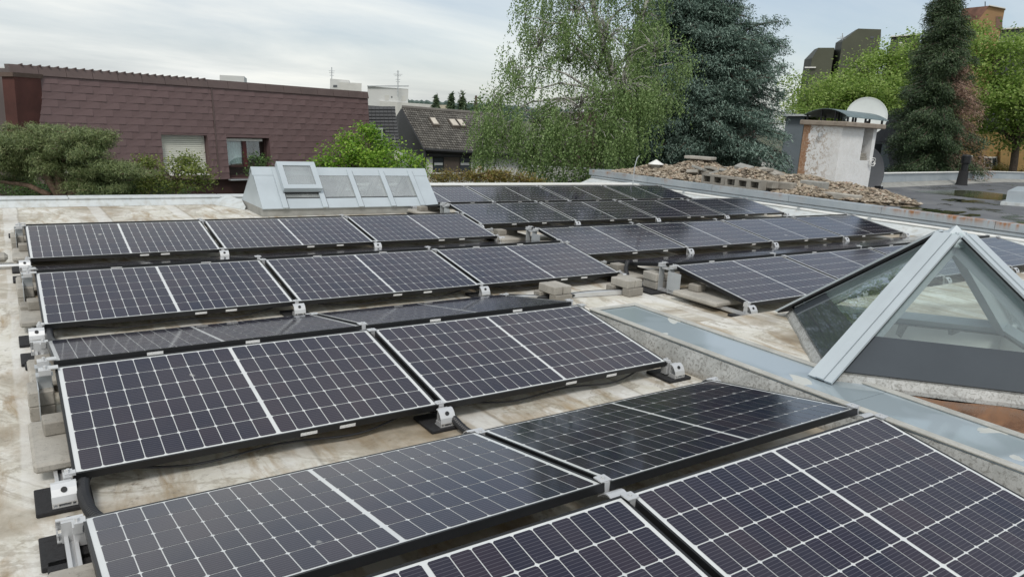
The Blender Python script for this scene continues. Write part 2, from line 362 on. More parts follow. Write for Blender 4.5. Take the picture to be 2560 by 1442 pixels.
def inner(poly, k):  # shrink square towards centre
    c = sum(poly)/len(poly); return [c+(p-c)*k for p in poly]
py_sq = [PYF, PYR, PYB, PYL]
def build_roof():
    outer = [(-8, -6), (wx(-6), -6), (wx(14.3), 14.3), (5.6, 14.3), (5.6, 13.28), (-8, 13.28)]
    hole1 = [tuple(p[:2]) for p in inner(py_sq, 0.84)]
    hole2 = [(SKX0+0.1, SKY0+0.1), (SKX1-0.1, SKY0+0.1), (SKX1-0.1, SKY1-0.1), (SKX0+0.1, SKY1-0.1)]
    loops = [[Vector((x, y, 0)) for x, y in l] for l in (outer, hole1, hole2)]
    tri = geometry.tessellate_polygon(loops); allp = outer+hole1+hole2
    mb = MB(); mb.add([(x, y, ZR) for x, y in allp], [tuple(t) for t in tri])
    ob = mb.build('roof', M['membrane'])
    # make every face look up
    me = ob.data; me.calc_loop_triangles()
    import bmesh
    bm = bmesh.new(); bm.from_mesh(me); bmesh.ops.recalc_face_normals(bm, faces=bm.faces)
    for f in bm.faces:
        if f.normal.z < 0: f.normal_flip()
    bm.to_mesh(me); bm.free(); kind(ob, 'structure')
    # body of the building under it (outer walls) - a house of its own
    b = thing('flat_roofed_house', (3, 4, ZG), 'flat roofed house carrying the solar panels, white walls under the roof edge', 'house')
    mb = MB(); ring = outer
    for i in range(len(ring)):
        a, c = ring[i], ring[(i+1) % len(ring)]
        mb.quad((a[0], a[1], ZG), (c[0], c[1], ZG), (c[0], c[1], ZR-0.004), (a[0], a[1], ZR-0.004))
    mb.build('wall', M['white'], b)
    return b
HOUSE = build_roof()

def build_parapets():
    t = NT('white_upstand'); v = t.coord('World')
    a = t.noise(v, 2.2, 6, 0.6); s = t.sep(v)
    c = t.ramp(a, [(0.3, (0.48, 0.52, 0.54)), (0.7, (0.62, 0.65, 0.65))])
    c = t.mix(t.ramp(t.noise(t.coord('World', (3, 3, 0.5)), 3, 5), [(0.48, 0.0), (0.70, 0.65)]), c, (0.36, 0.35, 0.31))
    t.set(col=c, rough=0.6); M['upstand'] = t.m
    th = thing('roof_parapet', (0, 13.1, ZR), 'low pale parapet along the far edge of the roof below the pine', 'parapet')
    mb = MB(); mb.prism([(-8, 12.93, ZR+0.002), (-8, 13.02, -0.02), (-8, 13.30, -0.01), (-8, 13.30, -0.3)], (13.55, 0, 0)); mb.build('upstand', t.m, th)
    mb = MB(); x = -8
    while x < 5.5:
        x2 = min(x+2.2, 5.55); mb = MB(); mb.bevbox((x+0.004, 13.0, -0.018), (x2-0.004, 13.34, 0.004), 0.006); mb.build('coping', M['upstand'], th); x = x2
    th2 = thing('roof_parapet', (9, 14.1, ZR), 'low white parapet behind the farthest row of solar panels', 'parapet')
    mb = MB(); mb.prism([(5.58, 14.0, ZR+0.002), (5.58, 14.06, 0.05), (5.58, 14.32, 0.06), (5.58, 14.32, -0.3)], (wx(14.2)-5.58-0.02, 0, 0)); mb.build('upstand', t.m, th2)
    x = 5.58
    while x < 13.3:
        x2 = min(x+2.2, wx(14.2)-0.03); mb = MB(); mb.bevbox((x+0.004, 14.03, 0.056), (x2-0.004, 14.36, 0.082), 0.006); mb.build('coping', M['whitepaint'], th2); x = x2+0.001
    # sloping flashing from parapet to the ridge skylight
    mb = MB(); mb.prism([(2.80, 13.02, ZR+0.003), (3.17, 12.2, ZR+0.003), (3.19, 12.5, -0.05), (3.1, 13.0, -0.03)], (0.02, 0.02, 0.05))
    tag(mb.build('flashing', t.m), 'short sloping white flashing joining parapet and left end of ridge skylight', 'flashing')
build_parapets()

# ------------------------------------------------------------------ kerb with wet metal top
def build_kerb():
    th = thing('roof_kerb', (4.2, 0, ZR), 'long concrete kerb with wet metal top running beside the pyramid skylight', 'kerb')
    xl, xr, y0, y1, zt = 3.95, 4.47, -6.0, 4.55, 0.05
    mb = MB(); prof = [(xl-0.05, ZR+0.002), (xl-0.035, -0.09), (xl, zt-0.01), (xr, zt-0.01), (xr+0.03, -0.09), (xr+0.04, ZR+0.002)]
    n = 40; rows = []
    for i in range(n+1):
        y = y0+(y1-y0)*i/n
        rows += [(x+random.uniform(-.004, .004), y, z+random.uniform(-.003, .003)*(0 < i < n)) for x, z in prof]
    fs = [(i*6+j+1, i*6+j, (i+1)*6+j, (i+1)*6+j+1) for i in range(n) for j in range(5)] + [tuple(range(6)), tuple(range(n*6+5, n*6-1, -1))]
    mb.add(rows, fs); t = NT('old_bitumen_upstand'); v = t.coord('World')
    a = t.noise(v, 4, 7, 0.65); b = t.noise(t.coord('World', (1, 1, 1)), 38, 6, 0.75, 1.0)
    c = t.ramp(a, [(0.3, (0.34, 0.35, 0.34)), (0.65, (0.52, 0.53, 0.52))]); c = t.mix(t.ramp(b, [(0.49, 0.0), (0.62, 0.8)]), c, (0.16, 0.155, 0.14))
    s = t.sep(v); c = t.mix(t.ramp(t.math('MULTIPLY', t.math('ADD', s[2], 0.12), 12), [(0.0, 0.75), (0.5, 0.15), (1.0, 0.0)]), c, (0.17, 0.14, 0.10))
    t.set(col=c, rough=0.7); t.bump(b, 0.5, 0.006); M['oldbit'] = t.m
    mb.build('kerb_body', t.m, th)
    # metal top between two low rims
    t = NT('wet_metal_top'); v = t.coord('World')
    wv = t.noise(v, 2.4, 3, 0.5, 0.9); fi = t.noise(v, 7, 6, 0.6)
    s = t.sep(v); edge = t.math('ABSOLUTE', t.math('SUBTRACT', s[0], 4.22))
    wet = t.ramp(t.math('SUBTRACT', wv, t.math('MULTIPLY', edge, 0.30)), [(0.31, 0.0), (0.325, 1.0)])
    dry = t.ramp(fi, [(0.3, (0.44, 0.46, 0.44)), (0.7, (0.56, 0.57, 0.54))])
    wetc = t.ramp(t.noise(v, 1.2, 2), [(0.47, (0.34, 0.40, 0.44)), (0.5, (0.29, 0.345, 0.375))])
    t.set(col=t.mix(wet, dry, wetc), rough=t.ramp(wet, [(0, 0.6), (1, 0.06)]), metal=0.0); t.bump(fi, 0.1, 0.004)
    M['wetmetal'] = t.m
    L_ = 2.3; y = y1
    while y > y0:
        ya = max(y-L_, y0); mb = MB(); mb.box((xl+0.004, ya+0.002, zt-0.006), (xr-0.004, y-0.002, zt+0.002)); mb.build('metal_sheet', t.m, th); y = ya
    for x in (xl, xr-0.05):
        mb = MB(); mb.bevbox((x-0.004, y0, zt+0.001), (x+0.054, y1+0.002, zt+0.016), 0.005); mb.build('rim', M['kerb'], th)
    mb = MB(); mb.bevbox((xl+0.055, y1-0.05, zt+0.0015), (xr-0.055, y1, zt+0.015), 0.005); mb.build('rim', M['kerb'], th)
build_kerb()

ZT = 0.02
def build_terrace():
    hole = [tuple(p[:2]) for p in inner(py_sq, 0.9)]; out = [(4.49, -6), (wx(-6)-.3, -6), (wx(3.98)-.3, 3.98), (4.49, 3.98)]
    tri = geometry.tessellate_polygon([[Vector((x, y, 0)) for x, y in l] for l in (out, hole)]); ap = out+hole
    mb = MB(); mb.add([(x, y, ZT) for x, y in ap], [tuple(t) if (Vector((*ap[t[1]], 0))-Vector((*ap[t[0]], 0))).cross(Vector((*ap[t[2]], 0))-Vector((*ap[t[0]], 0))).z > 0 else tuple(t)[::-1] for t in tri])
    mb.quad((4.49, 3.98, ZT), (wx(3.98)-.3, 3.98, ZT), (wx(4.12)-.3, 4.12, ZR+.003), (4.49, 4.12, ZR+.003))
    kind(mb.build('roof', M['membrane']), 'structure')
build_terrace()

# ------------------------------------------------------------------ rusty pool beside the pyramid
def build_pool():
    t = NT('algae_water'); v = t.coord('World'); a = t.noise(t.coord('World', (1, 3, 1), rot=(0, 0, R(42))), 1.5, 7, 0.65, 0.6)
    c = t.ramp(a, [(0.28, (0.055, 0.035, 0.022)), (0.45, (0.15, 0.07, 0.032)), (0.6, (0.25, 0.12, 0.055)), (0.75, (0.33, 0.20, 0.11))])
    t.set(col=c, rough=t.ramp(a, [(0.4, 0.12), (0.6, 0.45)])); t.bump(t.noise(v, 40, 3), 0.06, 0.004)
    e = (PYR-PYF)/np.linalg.norm(PYR-PYF); n = np.array([e[1], -e[0], 0])
    pts = []
    for i in range(26): s = 0.12+i*0.13; p = PYF + e*s + n*(0.075+0.02*math.sin(i*1.7)+random.uniform(-.012, .012)) ; pts.append(p)
    pts += [np.array([7.5, -2, 0]), np.array([4.6, -2, 0])]
    for i in range(14): pts.append(np.array([4.53+random.uniform(0, .03), -1.6+i*0.27, 0]))
    ob = flat('puddle', pts[::1], t.m, ZT+0.004); kind(ob, 'structure')
    b = NT('x')
    bpy.data.materials.remove(b.m)
build_pool()

# ------------------------------------------------------------------ pyramid skylight
def build_pyramid():
    th = thing('pyramid_skylight', (PYC[0], PYC[1], ZR), 'grey framed glass pyramid skylight on a concrete upstand', 'skylight')
    z1 = 0.095
    def ring(k, z): return [np.array([p[0], p[1], z]) for p in inner(py_sq, k)]
    o0, o1, o2, i2, i0 = ring(1.05, ZT-.05), ring(1.045, 0.045), ring(1.01, z1), ring(0.86, z1), ring(0.86, ZR-0.001)
    mb = MB()
    loops = [o0, o1, o2, i2, i0]
    sub = 12; vs = []; 
    for lp in loops:
        for k in range(4):
            for j in range(sub):
                p = lp[k]+(lp[(k+1) % 4]-lp[k])*j/sub; vs.append(p + np.array([random.uniform(-.006, .006), random.uniform(-.006, .006), 0]))
    n = 4*sub
    fs = [(a*n+j, a*n+(j+1) % n, (a+1)*n+(j+1) % n, (a+1)*n+j) for a in range(4) for j in range(n)]
    mb.add(vs, fs); mb.build('upstand', M['oldbit'], th)
    # shaft below
    mb = MB(); s0, s1 = ring(0.855, z1-0.01), ring(0.855, -0.75)
    for k in range(4): mb.quad(s0[k], s1[k], s1[(k+1) % 4], s0[(k+1) % 4])
    mb.build('shaft_wall', M['white'], th)
    # bright room below seen through the glass: a plastered ledge round the shaft and a white floor raised to brighten it
    mb = MB(); l0, l1 = ring(0.855, -0.20), ring(0.78, -0.23)
    for k in range(4): mb.quad(l0[k], l1[k], l1[(k+1) % 4], l0[(k+1) % 4])
    mb.build('plaster_ledge', M['white'], th)
    mb = MB(); mb.quad(*ring(0.86, -0.74)); mb.build('raised_floor', M['white'], th)
    base = [np.array([p[0], p[1], z1+0.012]) for p in py_sq]; apex = PYA.copy()
    for k in range(4):
        a, b = base[k], base[(k+1) % 4]; nrm = np.cross(b-a, apex-a); nrm /= np.linalg.norm(nrm)
        if nrm[2] < 0: nrm = -nrm
        f = 0.23 if k in (0, 3) else 0.03
        a2, b2 = a+(apex-a)*f, b+(apex-b)*f
        if f > .1: mb = MB(); mb.prism([a-nrm*0.008, b-nrm*0.008, b2-nrm*0.008, a2-nrm*0.008], -nrm*0.01); mb.build('added_bounce_board', M['whitepaint'], th)  # white board added inside to bounce light into the shaft
        mb = MB(); mb.prism([a+nrm*0.01, b+nrm*0.01, b2+nrm*0.01, a2+nrm*0.01], -nrm*0.016); mb.build('spandrel_pane', M['spandrel'], th)
        mb = MB(); mb.prism([a2+nrm*0.009, b2+nrm*0.009, apex+nrm*0.009], -nrm*0.012); mb.build('glass_pane', M['glass'], th)
        # inner base beam and gasket
        mb = MB(); mb.obox(a+(apex-a)*0.07-nrm*0.02, b+(apex-b)*0.07-nrm*0.02, 0.13, 0.07, up=nrm); mb.build('base_beam', M['skymetal'], th)
    for k in range(4):
        a = base[k]; d = (apex-a)/np.linalg.norm(apex-a)
        out = np.array([a[0]-apex[0], a[1]-apex[1], 0]); out /= np.linalg.norm(out)
        sidev = np.cross(d, [0, 0, 1]); sidev /= np.linalg.norm(sidev); up = np.cross(sidev, d); up = up if up[2] > 0 else -up
        p0 = a - d*0.10; p1 = apex - d*0.10
        mb = MB(); mb.obox(p0+up*0.0, p1, 0.160, 0.014, up=up, off=0.018)
        mb.build('gasket_strip', M['gasket'], th)
        hb = MB()
        for w0, w1, hh in ((-0.085, -0.031, 0.034), (-0.027, 0.027, 0.042), (0.031, 0.085, 0.034)):
            c = (w0+w1)/2; hb.obox(p0-d*0.012+sidev*c, p1+sidev*c, w1-w0, 0.016, up=up, off=hh)
        hb.build('hip_cap', M['skymetal'], th)
        mb = MB(); mb.obox(a+d*0.05, apex-d*0.03, 0.075, 0.12, up=up, off=-0.004); mb.build('rafter', M['skymetal'], th)
    # apex cap
    mb = MB(); r = 0.155; zt = apex[2]+.025; q = [apex*[1, 1, 0]+np.array([dx, dy, zt-0.135]) for dx, dy in ((-r*1.05, 0.02), (0.02, -r*1.05), (r*1.05, -0.02), (-0.02, r*1.05))]
    q = [np.array([p[0]+0, p[1], p[2]]) for p in q]; ap = np.array([apex[0], apex[1], zt])
    lo = [p-np.array([0, 0, 0.012]) for p in q]
    mb.add([*q, ap, *lo], [(0, 1, 4), (1, 2, 4), (2, 3, 4), (3, 0, 4), (5, 6, 1, 0), (6, 7, 2, 1), (7, 8, 3, 2), (8, 5, 0, 3), (8, 7, 6, 5)])
    mb.build('apex_cap', M['skymetal'], th)
build_pyramid()

# ------------------------------------------------------------------ ridge skylight
def build_ridge_skylight():
    th = thing('ridge_skylight', ((SKX0+SKX1)/2, SKYR, ZR), 'grey ridge skylight with one raised vent window behind the panels', 'skylight')
    zb, zt = 0.0, 0.56
    mb = MB()
    mb.box((SKX0, SKY0, ZR+0.002), (SKX1, SKY0+0.1, zb)); mb.box((SKX0, SKY1-0.1, ZR+0.002), (SKX1, SKY1, zb))
    mb.box((SKX0, SKY0+0.1, ZR+0.002), (SKX0+0.1, SKY1-0.1, zb)); mb.box((SKX1-0.1, SKY0+0.1, ZR+0.002), (SKX1, SKY1-0.1, zb))
    mb.build('upstand', M['darkconc'], th)
    mb = MB()
    for (x0, x1, y0, y1) in ((SKX0+.1, SKX1-.1, SKY0+.1, SKY0+.1), (SKX0+.1, SKX1-.1, SKY1-.1, SKY1-.1), (SKX0+.1, SKX0+.1, SKY0+.1, SKY1-.1), (SKX1-.1, SKX1-.1, SKY0+.1, SKY1-.1)):
        mb.quad((x0, y0, ZR+0.01), (x1, y1, ZR+0.01), (x1, y1, -1.2), (x0, y0, -1.2))
    mb.add([(SKX0, SKY0, -1.19), (SKX1, SKY0, -1.19), (SKX1, SKY1, -1.19), (SKX0, SKY1, -1.19)], [(0, 1, 2, 3)])
    mb.build('shaft_wall', M['white'], th)
    for x, s in ((SKX0, 1), (SKX1, -1)):      # gable ends
        mb = MB(); mb.prism([(x, SKY0+0.003, zb+.001), (x, SKY1-.003, zb+.001), (x, SKYR, zt-0.005)], (s*0.02, 0, 0)); mb.build('gable_end', M['skymetal'], th)
    def sl(side, u, v, off=0.0):
        y0 = SKY0-0.03 if side < 0 else SKY1+0.03
        p = np.array([SKX0+(SKX1-SKX0)*u, y0+(SKYR-y0)*v, zb+0.004+(zt-zb)*v]); dy = SKYR-y0; n = np.array([0, -(zt-zb)*(1 if dy > 0 else -1), abs(dy)]); n /= np.linalg.norm(n)
        return p+n*off
    def panel(side, u0, u1, v0, v1, th_, name, mat, off=0.0):
        mb = MB(); q = [sl(side, u0, v0, off), sl(side, u1, v0, off), sl(side, u1, v1, off), sl(side, u0, v1, off)]
        n = sl(side, 0, 0, 1)-sl(side, 0, 0, 0); mb.prism(q, -n*th_); return mb.build(name, mat, th)
    us = [0.0, 0.115, 0.325, 0.525, 0.715, 0.895, 1.0]
    for side in (-1, 1):
        panel(side, 0, us[1], 0, 0.97, 0.02, 'blind_panel', M['skymetal'], 0.0); panel(side, us[5], 1, 0, 0.97, 0.02, 'blind_panel', M['skymetal'], 0.0)
        for i in range(1, 5):
            u0, u1 = us[i]+0.004, us[i+1]-0.004
            panel(side, u0, u1, 0, 0.24, 0.02, 'sill_panel', M['skymetal'], 0.0)
            panel(side, u0, u1, 0.243, 0.258, 0.02, 'gasket', M['gasket'], 0.006)
            panel(side, u0, u1, 0.26, 0.93, 0.012, 'glass_pane', M['paleglass'], 0.002)
            panel(side, u0, u1, 0.932, 0.945, 0.02, 'gasket', M['gasket'], 0.006)
        for i in range(1, 6):
            panel(side, us[i]-0.014, us[i]+0.014, -0.01, 0.97, 0.026, 'glazing_bar', M['skymetal'], 0.028)
            panel(side, us[i]+0.0145, us[i]+0.0185, 0.0, 0.96, 0.02, 'gasket', M['gasket'], 0.012)
            mb = MB(); mb.obox(sl(side, us[i], 0.02, -0.03), sl(side, us[i], 0.95, -0.03), 0.05, 0.1, up=sl(side, 0, 0, 1)-sl(side, 0, 0, 0)); mb.build('rafter', M['whitepaint'], th)
    # ridge cap
    mb = MB(); c = 0.11
    mb.prism([(SKX0-.012, SKYR-c, zt-c*0.86), (SKX0-.012, SKYR, zt+0.028), (SKX0-.012, SKYR+c, zt-c*0.86), (SKX0-.012, SKYR, zt+0.006)], (SKX1-SKX0+.024, 0, 0)); mb.build('ridge_cap', M['skymetal'], th)
    # opening vent sash: raised frame in the second bay
    u0, u1, v0, v1 = us[1]+0.006, us[2]+0.0, 0.36, 1.04; o0, o1 = 0.035, 0.13
    w = 0.028; wv = 0.10
    fr = thing
    mb = MB()
    n = sl(-1, 0, 0, 1)-sl(-1, 0, 0, 0)
    for a0, a1, b0, b1 in ((u0, u1, v0, v0+wv), (u0, u1, v1-wv, v1), (u0, u0+w, v0+wv, v1-wv), (u1-w, u1, v0+wv, v1-wv)):
        mb.prism([sl(-1, a0, b0, o1), sl(-1, a1, b0, o1), sl(-1, a1, b1, o1), sl(-1, a0, b1, o1)], -n*(o1-o0))
    sash = mb.build('vent_sash', M['skymetal'], th)
    mb = MB(); mb.prism([sl(-1, u0+w, v0+wv, o1-0.015), sl(-1, u1-w, v0+wv, o1-0.015), sl(-1, u1-w, v1-wv, o1-0.015), sl(-1, u0+w, v1-wv, o1-0.015)], -n*0.012); mb.build('glass_pane', M['paleglass'], sash)
    mb = MB(); mb.prism([sl(-1, u0+w, v0+wv*.9, o1-0.004), sl(-1, u1-w, v0+wv*.9, o1-0.004), sl(-1, u1-w, v0+wv*1.06, o1-0.004), sl(-1, u0+w, v0+wv*1.06, o1-0.004)], -n*0.012); mb.build('gasket', M['gasket'], sash)
    panel(-1, u0+0.004, u1-0.004, v0-0.01, v0+0.03, 0.02, 'painted_shadow_gap', M['gasket'], 0.034)  # solid black strip painted in as the shade below the sash
build_ridge_skylight()

# ================================================================== NEIGHBOURING ROOF
ZN = 0.20
def build_neighbour():
    t = NT('dark_bitumen_roof'); v = t.coord('World')
    a = t.noise(v, 0.55, 6, 0.62, 0.8); f = t.noise(v, 22, 5, 0.7)
    c = t.ramp(a, [(0.3, (0.075, 0.078, 0.088)), (0.55, (0.12, 0.125, 0.135)), (0.72, (0.19, 0.19, 0.19))]); c = t.mix(t.ramp(f, [(0.55, 0), (0.7, 0.4)]), c, (0.21, 0.2, 0.19))
    wet = t.ramp(t.noise(t.coord('World', (1, 1.6, 1)), 0.9, 4, 0.6, 0.4), [(0.55, 0.0), (0.60, 1.0)])
    c = t.mix(wet, c, (0.03, 0.028, 0.026)); t.set(col=c, rough=t.ramp(wet, [(0, 0.7), (1, 0.22)])); t.bump(f, 0.25, 0.005); M['bitumen'] = t.m
    y0, y1 = -2, 15.8
    ob = flat('roof', [(wx(y0)+0.12, y0), (60, y0), (60, 10.6), (31.6, 13.6), (20.4, 12.1), (17.9, 15.8), (wx(y1)+0.12, y1)], t.m, ZN); kind(ob, 'structure')
    th = thing('neighbouring_house', (20, 8, ZG), 'neighbouring flat roofed house whose dark roof stands one step higher', 'house')
    mb = MB(); mb.prism([(wx(y0)+0.03, y0, ZG), (60, y0, ZG), (60, 10.6, ZG), (31.6, 13.6, ZG), (20.4, 12.1, ZG), (17.9, 15.8, ZG), (wx(y1)+0.03, y1, ZG)], (0, 0, ZN-0.01-ZG)); mb.build('wall', M['white'], th)
    # step wall: rusty fascia, zinc ledge, white cable pipe
    L = y1-y0; nseg = 9
    for i in range(nseg):
        ya, yb = y0+L*i/nseg+0.004, y0+L*(i+1)/nseg-0.004
        mb = MB(); mb.add([(wx(ya)-.02, ya, .14), (wx(yb)-.02, yb, .14), (wx(yb)-.02, yb, .275), (wx(ya)-.02, ya, .275), (wx(yb)+.14, yb, .285), (wx(ya)+.14, ya, .285), (wx(ya)+.14, ya, .205), (wx(yb)+.14, yb, .205), (wx(ya)-.005, ya, .14), (wx(yb)-.005, yb, .14)],
            [(0, 3, 2, 1), (3, 5, 4, 2), (5, 6, 7, 4), (0, 1, 9, 8), (0, 8, 3), (1, 2, 9)]); mb.build('fascia', M['rusty'], th)
    y0b = y1+0.0
    for (xa, xb) in ((wx(y1)-.02, 15.6), (15.61, 17.9)):
        mb = MB(); mb.box((xa, y1, .14), (xb, y1+.12, .285)); mb.build('fascia', M['zinc'], th)
    mb = MB(); mb.add([(wx(y0)-.03, y0, .06), (wx(y1)-.03, y1, .06), (wx(y1)+.01, y1, .13), (wx(y0)+.01, y0, .13), (wx(y0)-.25, y0, -.02), (wx(y1)-.25, y1, -.02), (wx(y0)-.55, y0, ZR+.003), (wx(y1)-.55, y1, ZR+.003)],
        [(0, 3, 2, 1), (4, 0, 1, 5), (6, 4, 5, 7)]); mb.build('cove_flashing', M['upstand'], th)
    mb = MB(); mb.add([(wx(y0)-.05, y0, .075), (wx(y1)-.05, y1, .075), (wx(y1)-.05, y1, .11), (wx(y0)-.05, y0, .11), (wx(y0)+.02, y0, .12), (wx(y1)+.02, y1, .12)], [(0, 3, 2, 1), (3, 4, 5, 2)]); mb.build('drip_ledge', M['zinc'], th)
    p = thing('cable_pipe', (wx(8)-0.18, 8, 0.03), 'white cable pipe clipped along the step to the dark roof', 'pipe')
    mb = MB(); pts = [(wx(y)-.16, y, .035+.006*math.sin(y*2)) for y in np.linspace(-1, 14.2, 30)]; mb.tube(pts, 0.022, 8); mb.smooth = True; mb.build('tube', M['whitepaint'], p)
    for y in np.arange(0.5, 14, 1.5):
        mb = MB(); mb.box((wx(y)-.195, y-.03, .0), (wx(y)-.12, y+.03, .064)); mb.build('clip', M['alu_dull'], p)
    # far parapet of the dark roof
    pp = thing('roof_parapet', (26, 12.8, ZN), 'grey sheet metal parapet along the far edge of the dark roof', 'parapet')
    seg = [(20.4, 12.1), (23.2, 12.47), (26.0, 12.85), (28.8, 13.23), (31.6, 13.6)]
    seg2 = [(31.6, 13.6), (40, 12.6), (48, 11.7), (60, 10.6)]
    for ss in (seg, seg2):
        for (a, b) in zip(ss, ss[1:]):
            d = np.array([b[0]-a[0], b[1]-a[1], 0]); d /= np.linalg.norm(d); e = d*0.006; A = np.array([*a, 0])+e; B = np.array([*b, 0])-e
            mb = MB(); mb.obox(A+[0, 0, ZN+.36], B+[0, 0, ZN+.36], 0.16, 0.28); mb.build('metal_face', M['zinc'], pp)
            mb = MB(); mb.obox(A+[0, 0, ZN+.375], B+[0, 0, ZN+.375], 0.26, 0.014); mb.build('coping', M['whitepaint'], pp)
            mb = MB(); nn = np.array([d[1], -d[0], 0]); mb.quad(A+nn*.5+[0, 0, ZN+.004], B+nn*.5+[0, 0, ZN+.004], B+nn*.085+[0, 0, ZN+.10], A+nn*.085+[0, 0, ZN+.10]); mb.build('upstand', M['darkconc'], pp)
    # big puddle
    t = NT('puddle_water'); t.set(col=t.ramp(t.noise(t.coord('World'), 0.8, 5, 0.6), [(0.35, (0.025, 0.032, 0.012)), (0.65, (0.075, 0.09, 0.03))]), rough=0.10)
    pts = [onz(*q, ZN+.004) for q in ((2276, 478), (2330, 477), (2400, 475), (2450, 478), (2510, 485), (2545, 492), (2500, 501), (2450, 497), (2390, 490), (2330, 484))]
    kind(flat('puddle', pts[::-1], t.m, ZN+.004), 'structure')
    for cx, cy, rx_, ry_ in ((2275, 521, 38, 4), (2325, 526, 28, 4), (2372, 532, 40, 5), (2430, 538, 26, 3), (2205, 507, 16, 3), (2420, 503, 36, 3), (2385, 500, 28, 3), (2550, 557, 22, 3)):
        pts = [onz(cx+rx_*math.cos(a)*(1+.25*math.sin(3*a+cx)), cy+ry_*math.sin(a)*(1+.3*math.sin(5*a+cy)), ZN+.004) for a in np.linspace(0, 2*math.pi, 18)[:-1]]
        kind(flat('puddle', pts[::-1], t.m, ZN+.004), 'structure')
    # low zinc box at the right frame edge
    ac = thing('roof_hatch', (20.4, 7.6, ZN), 'low pale metal roof hatch on the dark roof at right edge', 'roof hatch')
    c = onz(2500, 512, ZN); d_ = onz(2600, 520, ZN); 
    mb = MB(); mb.prism([c, d_, d_+[3.2, 1.0, 0], c+[3.2, 1.0, 0]], (0, 0, 0.07)); mb.build('flange', M['upstand'], ac)
    k = np.array([0.25, 0.0, 0.071]); mb = MB(); mb.prism([c+k, d_+k, d_+[3.0, 0.9, 0.071], c+[3.0, 0.9, 0.071]], (0, 0, 0.26)); mb.build('lid', M['zinc'], ac)
    # black vent pipe
    q = onz(2403, 463, ZN); vp = thing('vent_pipe', q, 'black capped vent pipe standing on the far part of the dark roof', 'vent pipe')
    mb = MB(); mb.lathe(q, [(0.19, 0.0), (0.165, 0.08), (0.14, 0.45), (0.14, 0.48)], 16); mb.smooth = True; mb.build('collar', M['rubber'], vp)
    mb = MB(); mb.lathe(q, [(0.10, 0.4), (0.10, 0.8), (0.0, 0.8)], 16); mb.build('pipe', M['frame'], vp)
    mb = MB(); mb.lathe(q+[0, 0, 0.70], [(0.12, 0.0), (0.14, 0.04), (0.14, 0.26), (0.11, 0.30), (0.0, 0.31)], 16); mb.build('cap', M['frame'], vp)
build_neighbour()

